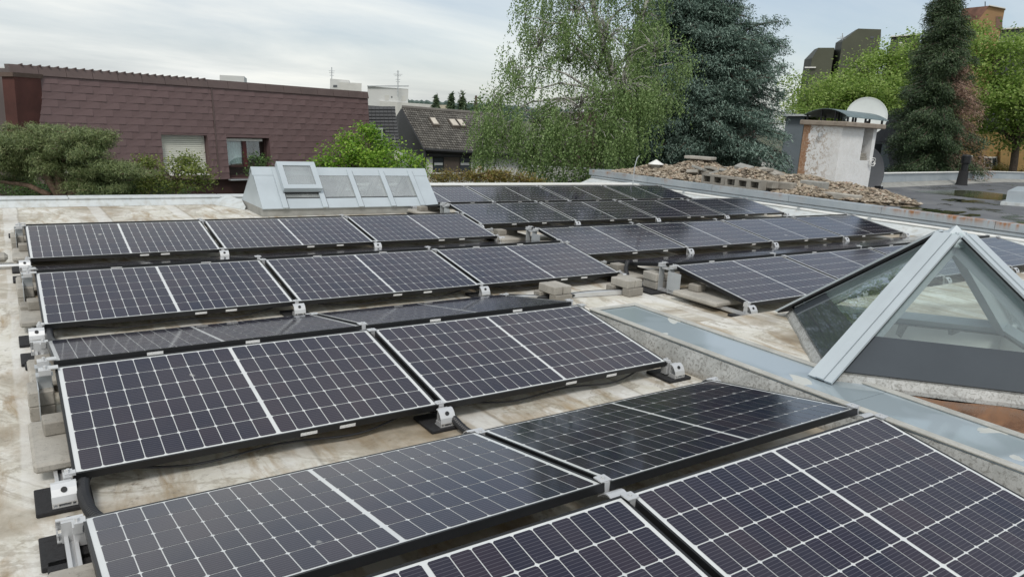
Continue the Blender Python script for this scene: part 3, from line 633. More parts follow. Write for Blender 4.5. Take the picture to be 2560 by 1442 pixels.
# ------------------------------------------------------------------ chimney, dishes, gravel and rubble on the dark roof
def build_chimney():
    t = NT('flaking_chimney_paint'); v = t.coord('World'); s = t.sep(v)
    a = t.noise(v, 2.2, 6, 0.65); b = t.noise(v, 9, 7, 0.75, 0.6); f = t.noise(v, 24, 5, 0.7)
    c = t.ramp(a, [(0.3, (0.70, 0.71, 0.71)), (0.7, (0.80, 0.81, 0.82))])
    zone = t.ramp(t.math('MULTIPLY', t.math('SUBTRACT', s[1], 11.1), 1.3), [(0.0, 0.05), (0.35, 0.35), (0.75, 0.9), (1.0, 1.0)])
    fl = t.math('MULTIPLY', t.ramp(b, [(0.50, 0.0), (0.545, 1.0)]), zone)
    c = t.mix(fl, c, t.ramp(f, [(0.3, (0.36, 0.30, 0.25)), (0.7, (0.55, 0.49, 0.43))]))
    br = t.ramp(t.math('ADD', s[1], t.math('MULTIPLY', t.math('SUBTRACT', b, 0.5), 0.45)), [(0.0, 0.0), (1.0, 1.0)])
    edge = t.math('GREATER_THAN', t.math('ADD', s[1], t.math('MULTIPLY', t.math('SUBTRACT', b, 0.5), 0.45)), 12.05)
    c = t.mix(edge, c, t.ramp(f, [(0.3, (0.26, 0.13, 0.07)), (0.5, (0.34, 0.20, 0.12)), (0.75, (0.50, 0.42, 0.35))]))
    t.set(col=c, rough=0.85); t.bump(b, 0.6, 0.02)
    x0, x1, y0, y1 = 17.515, 19.08, 11.156, 12.26; zt = 1.80
    th = thing('chimney', ((x0+x1)/2, (y0+y1)/2, ZN), 'broad white flaking chimney with metal hood on the dark roof', 'chimney')
    nx0, nx1, nz0, nz1 = 18.50, 18.93, 0.98, zt-0.02
    mb = MB()   # body with a niche near its right edge
    mb.box((x0, y0, ZN-.02), (nx0, y1, zt)); mb.box((nx1, y0, ZN-.02), (x1, y1, zt)); mb.box((nx0, y0, ZN-.02), (nx1, y1, nz0)); mb.box((nx0, y0+.4, nz0), (nx1, y1, zt))
    mb.build('masonry_body', t.m, th)
    mb = MB(); mb.bevbox((x0-.10, y0-.18, zt+.001), (x1+.10, y1+.08, zt+.125), 0.02); mb.build('cap_slab', mat_concrete('weathered_cap', (0.30, 0.255, 0.21)), th)
    # barrel-bent hood on posts
    hz = zt+.13; n = 14; y_a, y_b = y0-.16, y1-.02; xa, xb = x0-.10, x1+.20
    arch = lambda u: hz+.11+.18*math.sin(math.pi*u)**.8
    vs = []
    for i in range(n+1):
        u = i/n; y = y_b-(y_b-y_a)*u; z = arch(u); vs += [(xa, y, z), (xb, y, z-.03), (xb, y, z-.018), (xa, y, z+.012)]
    fs = [(i*4+j, i*4+(j+1) % 4, (i+1)*4+(j+1) % 4, (i+1)*4+j) for i in range(n) for j in range(4)] + [(0, 1, 2, 3), (n*4+3, n*4+2, n*4+1, n*4)]
    mb = MB(); mb.add(vs, fs); mb.build('hood', plain('verdigris_sheet', (0.15, 0.20, 0.205), 0.45, 0.3, 0.25, 3), th)
    for u in (.04, .36, .68, .96):
        for x in (x0+.0, (x0+x1)/2, x1-.02):
            y = y_b-(y_b-y_a)*u
            mb = MB(); mb.box((x-.02, y-.02, hz-.13 if y < y0-.13 else hz-.005), (x+.02, y+.02, arch(u)-.02)); mb.build('post', M['frame'], th)
    mb = MB(); mb.tube([(x0-.02, 11.72, 1.60), (x0-.06, 11.72, 1.60), (x0-.06, 11.72, 1.52)], 0.045, 8); mb.build('junction_box', M['alu_dull'], th)
    for k in range(3):
        b_ = MB(); b_.bevbox((nx0+.03+.02*k, y0+.03+.02*k, nz0+.002+.062*k), (nx1-.05, y0+.33, nz0+.060+.062*k), 0.006)
        tag(b_.build('brick', M['block']), ['grey brick lying lowest in the chimney niche', 'grey brick in the middle of the stack in the chimney niche', 'grey brick topmost in the chimney niche'][k], 'brick', 'bricks stacked in the chimney niche')
    # white satellite dish behind the hood
    def dish(c, r_, nrm, mat, lab):
        d = thing('satellite_dish', c, lab, 'satellite dish'); nrm = np.array(nrm)/np.linalg.norm(nrm)
        mb = MB(); prof = [(0.001, -0.16*r_)] + [(r_*k/8, -0.16*r_*(1-(k/8)**2)) for k in range(1, 9)] + [(r_*1.02, 0.012), (r_*1.0, -0.02)] + [(r_*k/8, -0.16*r_*(1-(k/8)**2)-0.015) for k in range(7, 0, -1)] + [(0.001, -0.16*r_-0.015)]
        mb.lathe(c, prof, 36, axis=nrm); mb.smooth = True; mb.build('reflector', mat, d)
        low = np.array([0, 0, -1.0])-nrm*(-nrm[2]); low /= np.linalg.norm(low)
        tip = np.array(c)+nrm*r_*0.95+low*r_*0.55
        mb = MB(); mb.tube([np.array(c)+low*r_*0.95, tip], 0.02, 6); mb.build('feed_arm', M['alu_dull'], d)
        mb = MB(); mb.obox(tip, tip-nrm*0.2, 0.10, 0.12); mb.build('feed_horn', M['gasket'], d)
        mb = MB(); mb.tube([np.array(c)-nrm*(r_*.16+.02), np.array(c)-nrm*(r_*.16+.2)+[0, 0, -.1], np.array(c)-nrm*(r_*.16+.2)+[0, 0, -.1-max(0.3, c[2]-ZN-.1)]], 0.035, 8); mb.build('mast', M['alu_dull'], d)
    cd = at(2166, 291, 20.3); dish(cd, 0.52, (-0.78, -0.60, 0.28), plain('dish_white', (0.62, 0.66, 0.65), 0.45, 0, 0.06, 2), 'large white satellite dish rising behind the chimney hood')
    cd = at(2160, 430, 20.6); dish(cd, 0.70, (-0.25, -0.95, 0.1), plain('dish_grey', (0.085, 0.09, 0.10), 0.5, 0, 0.1, 2), 'dark grey satellite dish mounted low at the right side of the chimney')
    mb = MB(); c = np.array([x1-.06, y0-.04, 0.95]); pts = [c+np.array([.13*math.cos(a), -.02+0.02*math.sin(a*2.3), -.05+.09*math.sin(a)+.008*a]) for a in np.linspace(0, 12, 46)]; mb.tube(pts, 0.011, 5)
    tag(mb.build('cable', M['whitepaint']), 'coiled white cable hanging at the right corner of the chimney', 'cable')
build_chimney()

def build_gravel():
    # mound: heights over the roof, pebbles strewn on it
    cs = [(16.0, 14.3, 1.3, .50), (15.1, 15.0, 1.2, .28), (16.6, 13.2, 1.5, .40), (15.6, 12.4, 1.3, .42), (16.2, 11.2, 1.3, .40), (15.2, 10.4, 1.0, .22), (16.1, 9.4, 1.1, .24), (16.9, 10.4, .9, .26), (18.4, 14.3, 1.6, .30), (14.6, 13.8, .7, .1)]
    def hgt(x, y):
        h = np.zeros_like(x)
        for cx, cy, r_, a in cs: h = np.maximum(h, a*np.exp(-((x-cx)**2+(y-cy)**2)/(r_*r_*0.55)))
        return h + 0.03*np.sin(x*5+y*3)*np.sin(y*4.3)*(h > .03)
    nx, ny = 70, 80; X, Y = np.meshgrid(np.linspace(13.6, 20.2, nx), np.linspace(8.0, 15.75, ny)); Z = hgt(X, Y)-0.045
    X2 = np.maximum(X, wx(Y)+0.16)
    vs = np.stack([X2, Y, ZN+Z], -1).reshape(-1, 3); fs = [(j*nx+i, j*nx+i+1, (j+1)*nx+i+1, (j+1)*nx+i) for j in range(ny-1) for i in range(nx-1)]
    fs = [f for f in fs if max(vs[k][2] for k in f) > ZN-0.03]
    mb = MB(); mb.v = [tuple(p) for p in vs]; mb.f = fs; mb.mi = [0]*len(fs); mb.smooth = True
    th = None
    t = NT('gravel_stone'); rp = t.node('ShaderNodeNewGeometry').outputs['Random Per Island']
    c = t.ramp(rp, [(0.0, (0.08, 0.065, 0.05)), (0.3, (0.21, 0.17, 0.125)), (0.6, (0.33, 0.275, 0.205)), (0.85, (0.45, 0.40, 0.33)), (1.0, (0.24, 0.15, 0.10))]); t.set(col=c, rough=0.85)
    n = 14000; x = rng.uniform(13.6, 20.0, n*3); y = rng.uniform(8.2, 15.7, n*3); h = hgt(x, y); ok = (h > .05) & (x > wx(y)+.17); x, y, h = x[ok][:n], y[ok][:n], h[ok][:n]; n = len(x)
    octv = np.array([(1, 0, 0), (-1, 0, 0), (0, 1, 0), (0, -1, 0), (0, 0, 1), (0, 0, -1)], float); octf = [(0, 2, 4), (2, 1, 4), (1, 3, 4), (3, 0, 4), (2, 0, 5), (1, 2, 5), (3, 1, 5), (0, 3, 5)]
    V = []; Fc = []
    for i in range(n):
        a = rng.uniform(0, 6.28); sc = rng.uniform(.022, .065)*np.array([1.35, .9, .6]); q = octv*sc*rng.uniform(.8, 1.2, (6, 1)); ca, sa = math.cos(a), math.sin(a); b = rng.uniform(-.5, .5)
        q = np.stack([q[:, 0]*ca-q[:, 1]*sa, q[:, 0]*sa+q[:, 1]*ca, q[:, 2]+q[:, 0]*b*.5], -1); q += [x[i], y[i], ZN+h[i]-.005+rng.uniform(-.01, .02)]
        o = len(V); V += [tuple(p) for p in q]; Fc += [(o+f[0], o+f[1], o+f[2]) for f in octf]
    o = len(mb.v); mb.v += V; mb.f += [tuple(k+o for k in f) for f in Fc]; mb.mi = [0]*len(mb.f); mb.smooth = False
    ob = mb.build('gravel', t.m); kind(ob, 'stuff'); ob['label'] = 'heap of tan gravel piled on the dark roof beside the chimney'; ob['category'] = 'gravel'
    return hgt
HG = build_gravel()

def build_rubble():
    hz = lambda x, y: float(HG(np.array([x]), np.array([y]))[0])
    def block(name, px, py, size, rot, lab, cat, grp=None, mat='darkconc', up=0.0, z=ZN, holes=0, tiltx=0):
        p = onz(px, py, z); q = np.array([p[0], p[1], ZN+max(hz(p[0], p[1])-.05, 0)+up]); L_, B_, H_ = size
        if z != ZN: q[2] = z
        mb = MB()
        if holes:
            cw_ = L_/holes; w_ = cw_*.17
            mb.box((-L_/2, -B_/2, 0), (L_/2, B_/2, H_*.18)); mb.box((-L_/2, -B_/2, H_*.82), (L_/2, B_/2, H_))
            for k in range(holes+1): xx = -L_/2+k*cw_; mb.box((max(xx-w_, -L_/2), -B_/2+.003, H_*.18), (min(xx+w_, L_/2), B_/2-.003, H_*.82))
            mb.box((-L_/2+.004, B_/2-.03, H_*.18), (L_/2-.004, B_/2-.004, H_*.82))
        else: mb.bevbox((-L_/2, -B_/2, 0), (L_/2, B_/2, H_), min(.012, H_*.2))
        ob = bpy.data.objects.new(name, mb.mesh(name, M[mat])); COL.objects.link(ob); ob.location = q; ob.rotation_euler = (tiltx, 0, rot); tag(ob, lab, cat, grp); return ob
    a = R(-85)
    g = 'concrete blocks along the edge of the dark roof'
    block('hollow_block', 1800, 462, (0.92, .26, .22), a, 'row of hollow concrete chambers, left half, lying on the rusty roof edge', 'hollow block', g, 'block', holes=3, z=ZN+.075)
    block('hollow_block', 1862, 471, (0.92, .26, .22), a+.04, 'row of hollow concrete chambers, right half, nearer the chimney', 'hollow block', g, 'block', holes=3, z=ZN+.075)
    block('concrete_block', 1920, 478, (.42, .25, .09), a, 'flat base slab under the two small grey blocks', 'slab', g, 'slab', z=ZN+.03)
    block('concrete_block', 1920, 470, (.38, .24, .16), a, 'small dark grey block left of two on the gravel edge', 'block', g, 'block', z=ZN+.125)
    block('concrete_block', 1968, 482, (.36, .24, .08), a, 'flat base slab nearer the chimney under a grey block', 'slab', g, 'slab', z=ZN+.03)
    block('concrete_block', 1966, 474, (.36, .24, .16), a+.1, 'small grey block right of two on the gravel edge', 'block', g, 'block', z=ZN+.115)
    block('concrete_block', 2032, 486, (.56, .30, .30), a, 'largest plain concrete block in front of the chimney', 'block', g, 'darkconc', z=ZN+.03)
    block('concrete_beam', 2095, 498, (.95, .24, .13), a+.05, 'long low concrete beam with pale end before the chimney', 'beam', g, 'slab', z=ZN+.02)
    g2 = 'broken slabs heaped on the gravel'
    block('stone_slab', 1745, 446, (.75, .5, .08), a+.3, 'lowest pale slab at front of the gravel heap', 'slab', g2, 'slab', up=.06)
    block('stone_slab', 1748, 440, (.55, .36, .09), a+.5, 'pale slab lying on the lowest front slab of the gravel heap', 'slab', g2, 'slab', up=.15)
    block('stone_slab', 1800, 444, (.7, .5, .08), a+.9, 'tilted slab leaning right of the front slabs on gravel', 'slab', g2, 'darkconc', up=.1, tiltx=.35)
    spots = [(1735, 405, .5, .0), (1750, 396, .6, .2), (1768, 404, .5, .5), (1780, 390, .55, -.3), (1800, 398, .5, .1), (1788, 412, .6, .8), (1812, 408, .5, 1.2), (1862, 405, .7, .1), (1905, 404, .9, -.15), (1925, 410, .8, .2), (1950, 412, .7, 0)]
    words = ['leftmost', 'second from left', 'third from left', 'topmost', 'small upper', 'middle lower', 'steeply leaning', 'lone thin', 'long weathered', 'low flat', 'rightmost']
    for (px, py, L_, r_), w_ in zip(spots, words):
        p = at(px, py, 19.6); mb = MB(); L_ *= .62; h_ = random.uniform(.06, .10); mb.bevbox((-L_/2, -L_*.33, 0), (L_/2, L_*.33, h_), .012)
        ob = bpy.data.objects.new('stone_slab', mb.mesh('stone_slab', M[random.choice(['slab', 'block', 'darkconc'])])); COL.objects.link(ob); p[2] = ZN+hz(p[0], p[1])+.03+(.10 if py < 397 else 0); ob.location = p; ob.rotation_euler = (random.uniform(-.4, .4), random.uniform(-.3, .3), a+r_*2+random.uniform(-.6, .6))
        tag(ob, w_+' rubble slab on the crest of the gravel heap under the blue cedar', 'slab', 'rubble slabs on the crest of the gravel')
    q = onz(1637, 441, ZN); q[2] = ZN+.05; vp = thing('vent_stub', q, 'small beige vent stub with white conical cap at the gravel edge', 'vent')
    mb = MB(); mb.lathe(q, [(.13, 0), (.125, .27), (.0, .27)], 16); mb.build('pipe', M['slab'], vp)
    mb = MB(); mb.lathe(q+[0, 0, .27], [(.21, .0), (.215, .015), (.02, .13), (0, .135)], 16); mb.build('cone_cap', M['whitepaint'], vp)
    w0 = onz(1583, 452, ZN); mb = MB(); mb.tube([w0+[0, 0, -.1], w0+[0.02, .02, .3], w0+[.06, 0, .55], w0+[.1, -.03, .62]], .012, 5); tag(mb.build('wire', M['alu_dull']), 'thin bent grey wire standing at the corner of the raised roof', 'wire')
build_rubble()

# ================================================================== SOLAR PANELS
def panel_protos():
    P = {}
    mb = MB(); lip, dpt = 0.011, 0.035
    for lo, hi in (((0, 0, -dpt), (PL, lip, 0)), ((0, PW-lip, -dpt), (PL, PW, 0)), ((0, lip, -dpt), (lip, PW-lip, 0)), ((PL-lip, lip, -dpt), (PL, PW-lip, 0))): mb.box(lo, hi)
    P['frame'] = mb.mesh('frame', M['frame'])
    mb = MB(); mb.quad((lip, lip, -.002), (PL-lip, lip, -.002), (PL-lip, PW-lip, -.002), (lip, PW-lip, -.002)); P['back'] = mb.mesh('backsheet', M['backsheet'])
    px_, py_ = (PL-2*lip-2*.019-.017)/20, (PW-2*lip-2*.010)/6
    cw_, ch_, c = px_-.004, py_-.005, .007
    def octo(mb, cx, cy):
        a, b = cw_/2, ch_/2
        mb.add([(cx+x, cy+y, 0) for x, y in ((-a+c, -b), (a-c, -b), (a, -b+c), (a, b-c), (a-c, b), (-a+c, b), (-a, b-c), (-a, -b+c))], [tuple(range(8))])
    mb = MB(); octo(mb, 0, 0); P['cell'] = mb.mesh('cell', M['cell'])
    pos = []
    for i in range(20):
        for j in range(6): pos.append((lip+.019+px_*(i+.5)+(.017 if i >= 10 else 0), lip+.010+py_*(j+.5), -.0008))
    P['pos'] = pos
    mb = MB(); 
    for x, y, z in pos: octo(mb, x, y-pos[0][1])
    P['grid'] = mb.mesh('cell_grid', M['cell']); P['gy'] = pos[0][1]
    mb = MB(); mb.box((0, -.0015, -.030), (.085, -.0005, -.013)); P['sticker'] = mb.mesh('sticker', M['sticker'])
    return P
PP = panel_protos()
FIRSTS = {2: ['left', 'right'], 3: ['left', 'middle', 'right'], 4: ['leftmost', 'second from left', 'third from left', 'rightmost']}
def link(name, data, parent, loc=(0, 0, 0)):
    o = bpy.data.objects.new(name, data); COL.objects.link(o); o.parent = parent; o.location = loc; return o
def panel(x, y, z, away, label, cells, stick):
    o = bpy.data.objects.new('solar_panel', None); COL.objects.link(o); o.location = (x, y, z); o.rotation_euler = (-TILT if away else TILT, 0, 0); o.empty_display_size = .1
    # hand-fitted: no two modules sit perfectly alike
    o.rotation_euler.y = random.uniform(-.0012, .0012); o.rotation_euler.x += random.uniform(-.0016, .0016)
    o['label'] = label; o['category'] = 'solar panel'; o['group'] = 'solar panels on the flat roof'
    link('frame', PP['frame'], o); link('backsheet', PP['back'], o)
    if cells:
        for p in PP['pos']: link('cell', PP['cell'], o, p)
    else: kind(link('cell_grid', PP['grid'], o, (0, PP['gy'], -.0008)), 'stuff')
    for sx in stick: link('sticker', PP['sticker'], o, (sx, 0, 0))
LROWS = [('nearest row, cut off by the bottom of the photo', 2, 1, 1), ('second row facing the camera', 2, 1, 1), ('third row facing the camera', 3, 1, 0), ('far row in front of the ridge skylight', 3, 1, 0)]
for r, (nm, n, cf, cb) in enumerate(LROWS):
    for c in range(n):
        x = LX+c*(PL+GX); w = FIRSTS[n][c]
        panel(x, LY+r*PITCHY, 0, False, f'{w} solar panel of the {nm}', cf, [random.uniform(.8, 1.0), random.uniform(1.15, 1.4)] if r else [])
        bn = ['nearest row tilted away, just behind the bottom row', 'second row tilted away, seen as a grey strip', 'third row tilted away, seen as thin strip', 'last row tilted away, behind a black ridge frame'][r]
        panel(x, LY+r*PITCHY+CW+GR, HZ, True, f'{w} solar panel of the {bn}', cb, [random.uniform(.45, .6), random.uniform(1.0, 1.3)] if r in (1, 2) else [])
RROWS = [('right block row nearest the glass pyramid', 4, 1), ('right block second row from the pyramid', 4, 1), ('right block third row from the pyramid', 4, 0), ('farthest row along the white roof edge', 4, 0)]
for r, (nm, n, cf) in enumerate(RROWS):
    for c in range(n):
        x = RX[r]+c*(PL+GX); w = FIRSTS[n][c]
        panel(x, RY+r*PITCHY, RZ, False, f'{w} solar panel facing the camera in {nm}', cf, [random.uniform(.5, .8), random.uniform(1.1, 1.4)])
        panel(x, RY+r*PITCHY+CW+GR, RZ+HZ, True, f'{w} solar panel tilted away in {nm}', 0, [random.uniform(.5, .8)] if r < 2 else [])

# ------------------------------------------------------------------ mounting feet, ridge supports, rails
def foot_proto():
    o = {}
    mb = MB(); mb.bevbox((-.105, -.10, ZR+.002), (.105, .13, ZR+.022), .004); o['rubber_pad'] = mb.mesh('rubber_pad', M['rubber'])
    mb = MB(); b = .046
    prof = [(-.028, -.008), (-.045, -.007), (-.066, -.022), (-.083, -.048), (-.090, -.074)]; q = [(y, z-.005) for y, z in prof[::-1]]; ring = prof+q
    mb.prism([(-b, y, z) for y, z in ring], (2*b, 0, 0)); 
    mb.box((-b, -.088, ZR+.023), (b, -.02, ZR+.028)); mb.box((-b, -.088, ZR+.028), (-b+.006, -.03, -.07)); mb.box((b-.006, -.088, ZR+.028), (b, -.03, -.07)); mb.box((-.028, -.087, ZR+.028), (-.022, -.03, -.078)); mb.box((.022, -.087, ZR+.028), (.028, -.03, -.078))
    mb.box((-.03, -.03, ZR+.023), (.03, -.012, -.012))
    o['bracket'] = mb.mesh('bracket', M['alu'])
    mb = MB(); mb.lathe((0, -.0705, -.026), [(.012, -.004), (.012, .003), (.0, .003)], 12, axis=(0, -.75, .6)); o['bolt'] = mb.mesh('bolt', M['gasket'])
    mb = MB(); mb.box((-.015, -.004, -.03), (.015, .045, .002)); mb.box((-.026, .0, .003), (.026, .045, .0075)); mb.lathe((0, .022, .0075), [(.008, 0), (.008, .006), (0, .006)], 8); o['clamp'] = mb.mesh('clamp', M['alu'])
    mb = MB(); mb.box((-.03, -.005, -.09), (.012, .045, -.036)); mb.box((-.036, -.004, -.036), (-.004, .05, -.006)); mb.box((-.030, .0, -.006), (.010, .05, .006)); mb.lathe((-.018, .024, .006), [(.008, 0), (.008, .012), (0, .012)], 8); o['end_clamp'] = mb.mesh('end_clamp', M['alu'])
    return o
FP = foot_proto()
def foot(x, y, z, away, end, label):
    o = bpy.data.objects.new('mounting_foot', None); COL.objects.link(o); o.location = (x, y, z); o.rotation_euler = (0, 0, math.pi if away else 0)
    o['label'] = label; o['category'] = 'mounting foot'; o['group'] = 'mounting feet along the panel edges'
    dx = 0
    if end: dx = -.04*end*(-1 if away else 1)
    for k in ('rubber_pad', 'bracket', 'bolt'): link(k, FP[k], o, (dx, 0, -z if k == 'rubber_pad' else 0))
    if end:
        c = link('end_clamp', FP['end_clamp'], o, (0, 0, 0)); c.scale = ((1 if end*(-1 if away else 1) > 0 else -1), 1, 1)
    else: link('clamp', FP['clamp'], o, (0, 0, 0))
def joints(xs, n): return [(xs, 1)] + [(xs+c*(PL+GX)-GX/2, 0) for c in range(1, n)] + [(xs+n*(PL+GX)-GX, -1)]
JW = {3: ['left end', 'middle joint', 'right end'], 4: ['left end', 'first joint', 'second joint', 'right end'], 5: ['left end', 'first joint', 'middle joint', 'third joint', 'right end']}
SL = ['bottom row', 'second facing row', 'third facing row', 'skylight row']
for r, (nm, n, cf, cb) in enumerate(LROWS):
    for i, (x, e) in enumerate(joints(LX, n)):
        if r: foot(x, LY+r*PITCHY, 0, False, e, f'white aluminium foot on black pad, {JW[n+1][i]} of the {SL[r]}, left block')
        if r < 2 or e == 1: foot(x, LY+r*PITCHY+2*CW+GR, 0, True, e, f'aluminium foot at far low edge behind {SL[r]}, {JW[n+1][i]}')
SR = ['row beside the pyramid', 'second row of right block', 'third row of right block', 'farthest row']
for r, (nm, n, cf) in enumerate(RROWS):
    for i, (x, e) in enumerate(joints(RX[r], n)):
        foot(x, RY+r*PITCHY, RZ, False, e, f'white aluminium foot at {JW[n+1][i]} of the {SR[r]}')
    foot(RX[r], RY+r*PITCHY+2*CW+GR, RZ, True, 1, f'grey aluminium foot at far left corner behind the {SR[r]}')
def ridge(x, y, z, e, label):
    o = thing('ridge_support', (x, y, z), label, 'panel support', 'ridge supports between tilted panels')
    zt = z+HZ
    for s in (-1, 1):
        yy = y+s*(GR/2)
        if e > 0:
            mb = MB(); mb.box((x-.085, yy-.004+s*.02, ZR+.024), (x-.018, yy+.004+s*.02, zt-.03)); mb.box((x-.088, yy+s*.02-.03, zt-.03), (x-.012, yy+s*.02+.03, zt-.024)); mb.build('upright', M['alu_dull'], o)
            mb = MB(); mb.box((x-.075, yy+s*.0-.0, zt-.024), (x-.02, yy+s*.055, zt+.004)); mb.box((x-.03, yy, zt+.004), (x+.014, yy+s*.05, zt+.010)); mb.lathe((x-.045, yy+s*.025, zt+.004), [(.008, 0), (.008, .016), (0, .016)], 8); mb.build('end_clamp', M['alu'], o)
        else:
            dd = -1 if e < 0 else 0
            mb = MB(); mb.box((x-.014, yy, zt-.06), (x+.014, yy+s*.05, zt+.003)); mb.box((x-.028, yy+s*.004, zt+.003), (x+.028, yy+s*.055, zt+.008)); mb.lathe((x, yy+s*.03, zt+.008), [(.008, 0), (.008, .007), (0, .007)], 8); mb.build('clamp', M['alu'], o)
    if e > 0:
        mb = MB(); mb.box((x-.07, y-GR/2, zt-.05), (x-.03, y+GR/2, zt-.035)); mb.build('cross_piece', M['alu'], o)
        mb = MB(); mb.box((x-.086, y+GR/2-.28, ZR+.06), (x-.082, y-GR/2, zt-.055)); mb.build('side_plate', M['alu_dull'], o)
    else:
        mb = MB(); n = 8; pr = [(-.052+.104*k/n, -.045+.030*math.sin(math.pi*k/n)) for k in range(n+1)]
        mb.prism([(x-.045, y+a, zt+b) for a, b in pr]+[(x-.045, y+a, zt+b-.005) for a, b in pr[::-1]], (.09, 0, 0)); mb.build('bridge_plate', M['alu'], o)
for r, (nm, n, cf, cb) in enumerate(LROWS):
    for i, (x, e) in enumerate(joints(LX, n)): ridge(x, LY+r*PITCHY+CW+GR/2, 0, e, f'aluminium ridge support at {JW[n+1][i]} of the {SL[r]}, left block')
for r, (nm, n, cf) in enumerate(RROWS):
    for i, (x, e) in enumerate(joints(RX[r], n)): ridge(x, RY+r*PITCHY+CW+GR/2, RZ, e, f'aluminium ridge support at {JW[n+1][i]} of the {SR[r]}')
def rail(x, y0, y1, label):
    o = thing('base_rail', (x, (y0+y1)/2, ZR), label, 'rail', 'aluminium base rails under the panel ends')
    mb = MB(); mb.box((x-.022, y0, ZR+.022), (x+.022, y1, ZR+.026)); mb.box((x-.022, y0, ZR+.026), (x-.017, y1, ZR+.05)); mb.box((x+.017, y0, ZR+.026), (x+.022, y1, ZR+.05)); mb.box((x-.017, y0, ZR+.045), (x-.008, y1, ZR+.05)); mb.box((x+.008, y0, ZR+.045), (x+.017, y1, ZR+.05)); mb.build('channel', M['alu'], o)
for r in range(4): rail(LX-.042, LY+r*PITCHY-.04, LY+r*PITCHY+2*CW+GR+.04, f'aluminium base rail along the left ends of the {SL[r]}')
for r in range(3): rail(RX[r]-.045, RY+r*PITCHY-.07, RY+r*PITCHY+2*CW+GR+.04, f'aluminium base rail along the left end of the {SR[r]}')

# ------------------------------------------------------------------ concrete ballast
def ballast(name, lo, hi, label, cat, grp, mat, rot=0.0, bev=.006):
    c = ((lo[0]+hi[0])/2, (lo[1]+hi[1])/2, lo[2]); mb = MB()
    mb.bevbox((lo[0]-c[0], lo[1]-c[1], 0), (hi[0]-c[0], hi[1]-c[1], hi[2]-lo[2]), bev)
    o = bpy.data.objects.new(name, mb.mesh(name, M[mat])); COL.objects.link(o); o.location = c; o.rotation_euler = (0, 0, rot); tag(o, label, cat, grp); return o
GB = 'concrete ballast at the left ends of the panel rows'
for r in range(0, 4):
    dy = (r-1)*PITCHY; nm = SL[r]; j = lambda a: random.uniform(-a, a)
    zr = ZR+.051
    a = j(.02)
    ballast('paving_slab', (.018+a, 3.60+dy, zr), (.42, 4.13+dy, zr+.046), f'thin paving slab sticking out nearest the low edge of the {nm}', 'slab', GB, 'slab', j(.02), .012)
    ballast('ballast_block', (.075+a, 3.90+dy, zr+.047), (.18, 4.02+dy, zr+.117), f'small block on the first slab beside the {nm}', 'block', GB, 'block', j(.04))
    b = j(.012)
    ballast('ballast_block', (.030+b, 4.30+dy, ZR+.024), (.135, 4.47+dy, ZR+.104), f'lower block of the pair near the ridge end of the {nm}', 'block', GB, 'block', j(.03))
    ballast('ballast_block', (.027+b, 4.30+dy, ZR+.105), (.133, 4.48+dy, ZR+.185), f'upper block of the pair near the ridge end of the {nm}', 'block', GB, 'slab', j(.03))
    if r < 4:
        ballast('paving_slab', (.02-a, 4.74+dy, zr), (.42, 5.17+dy, zr+.046), f'paving slab beyond the ridge end of the {nm}', 'slab', GB, 'slab', j(.02), .012)
        ballast('ballast_block', (.057-a, 4.90+dy, zr+.047), (.165, 5.01+dy, zr+.117), f'block on the slab beyond the ridge end of the {nm}', 'block', GB, 'block', j(.05))
        ballast('pad', (.02, 5.24+dy, ZR+.003), (.2, 5.36+dy, ZR+.022), f'black rubber pad past the second slab of the {nm}', 'rubber pad', 'loose rubber pads by the ballast', 'rubber', 0, .004)
ballast('ballast_block', (.03, 6.40, ZR+.055), (.15, 6.56, ZR+.125), 'extra wide block lying between slab and paired blocks at third facing row', 'block', GB, 'block')
ballast('concrete_kerbstone', (-.50, 8.58, ZR+.04), (-.02, 8.74, ZR+.12), 'rounded concrete kerbstone at far left beside the skylight row', 'kerbstone', GB, 'slab', 0, .03)
ballast('concrete_kerbstone', (-.42, 8.40, ZR+.003), (-.12, 8.50, ZR+.06), 'lower kerbstone at the far left edge of the photo', 'kerbstone', GB, 'block', 0, .02)
mb = MB(); mb.tube([(-.12, 8.47, ZR+.03), (.10, 8.45, ZR+.03)], .018, 8); tag(mb.build('rail_end', M['alu']), 'short aluminium rail end poking left from the skylight row', 'rail')
G2 = 'concrete ballast at the left end of the right block'
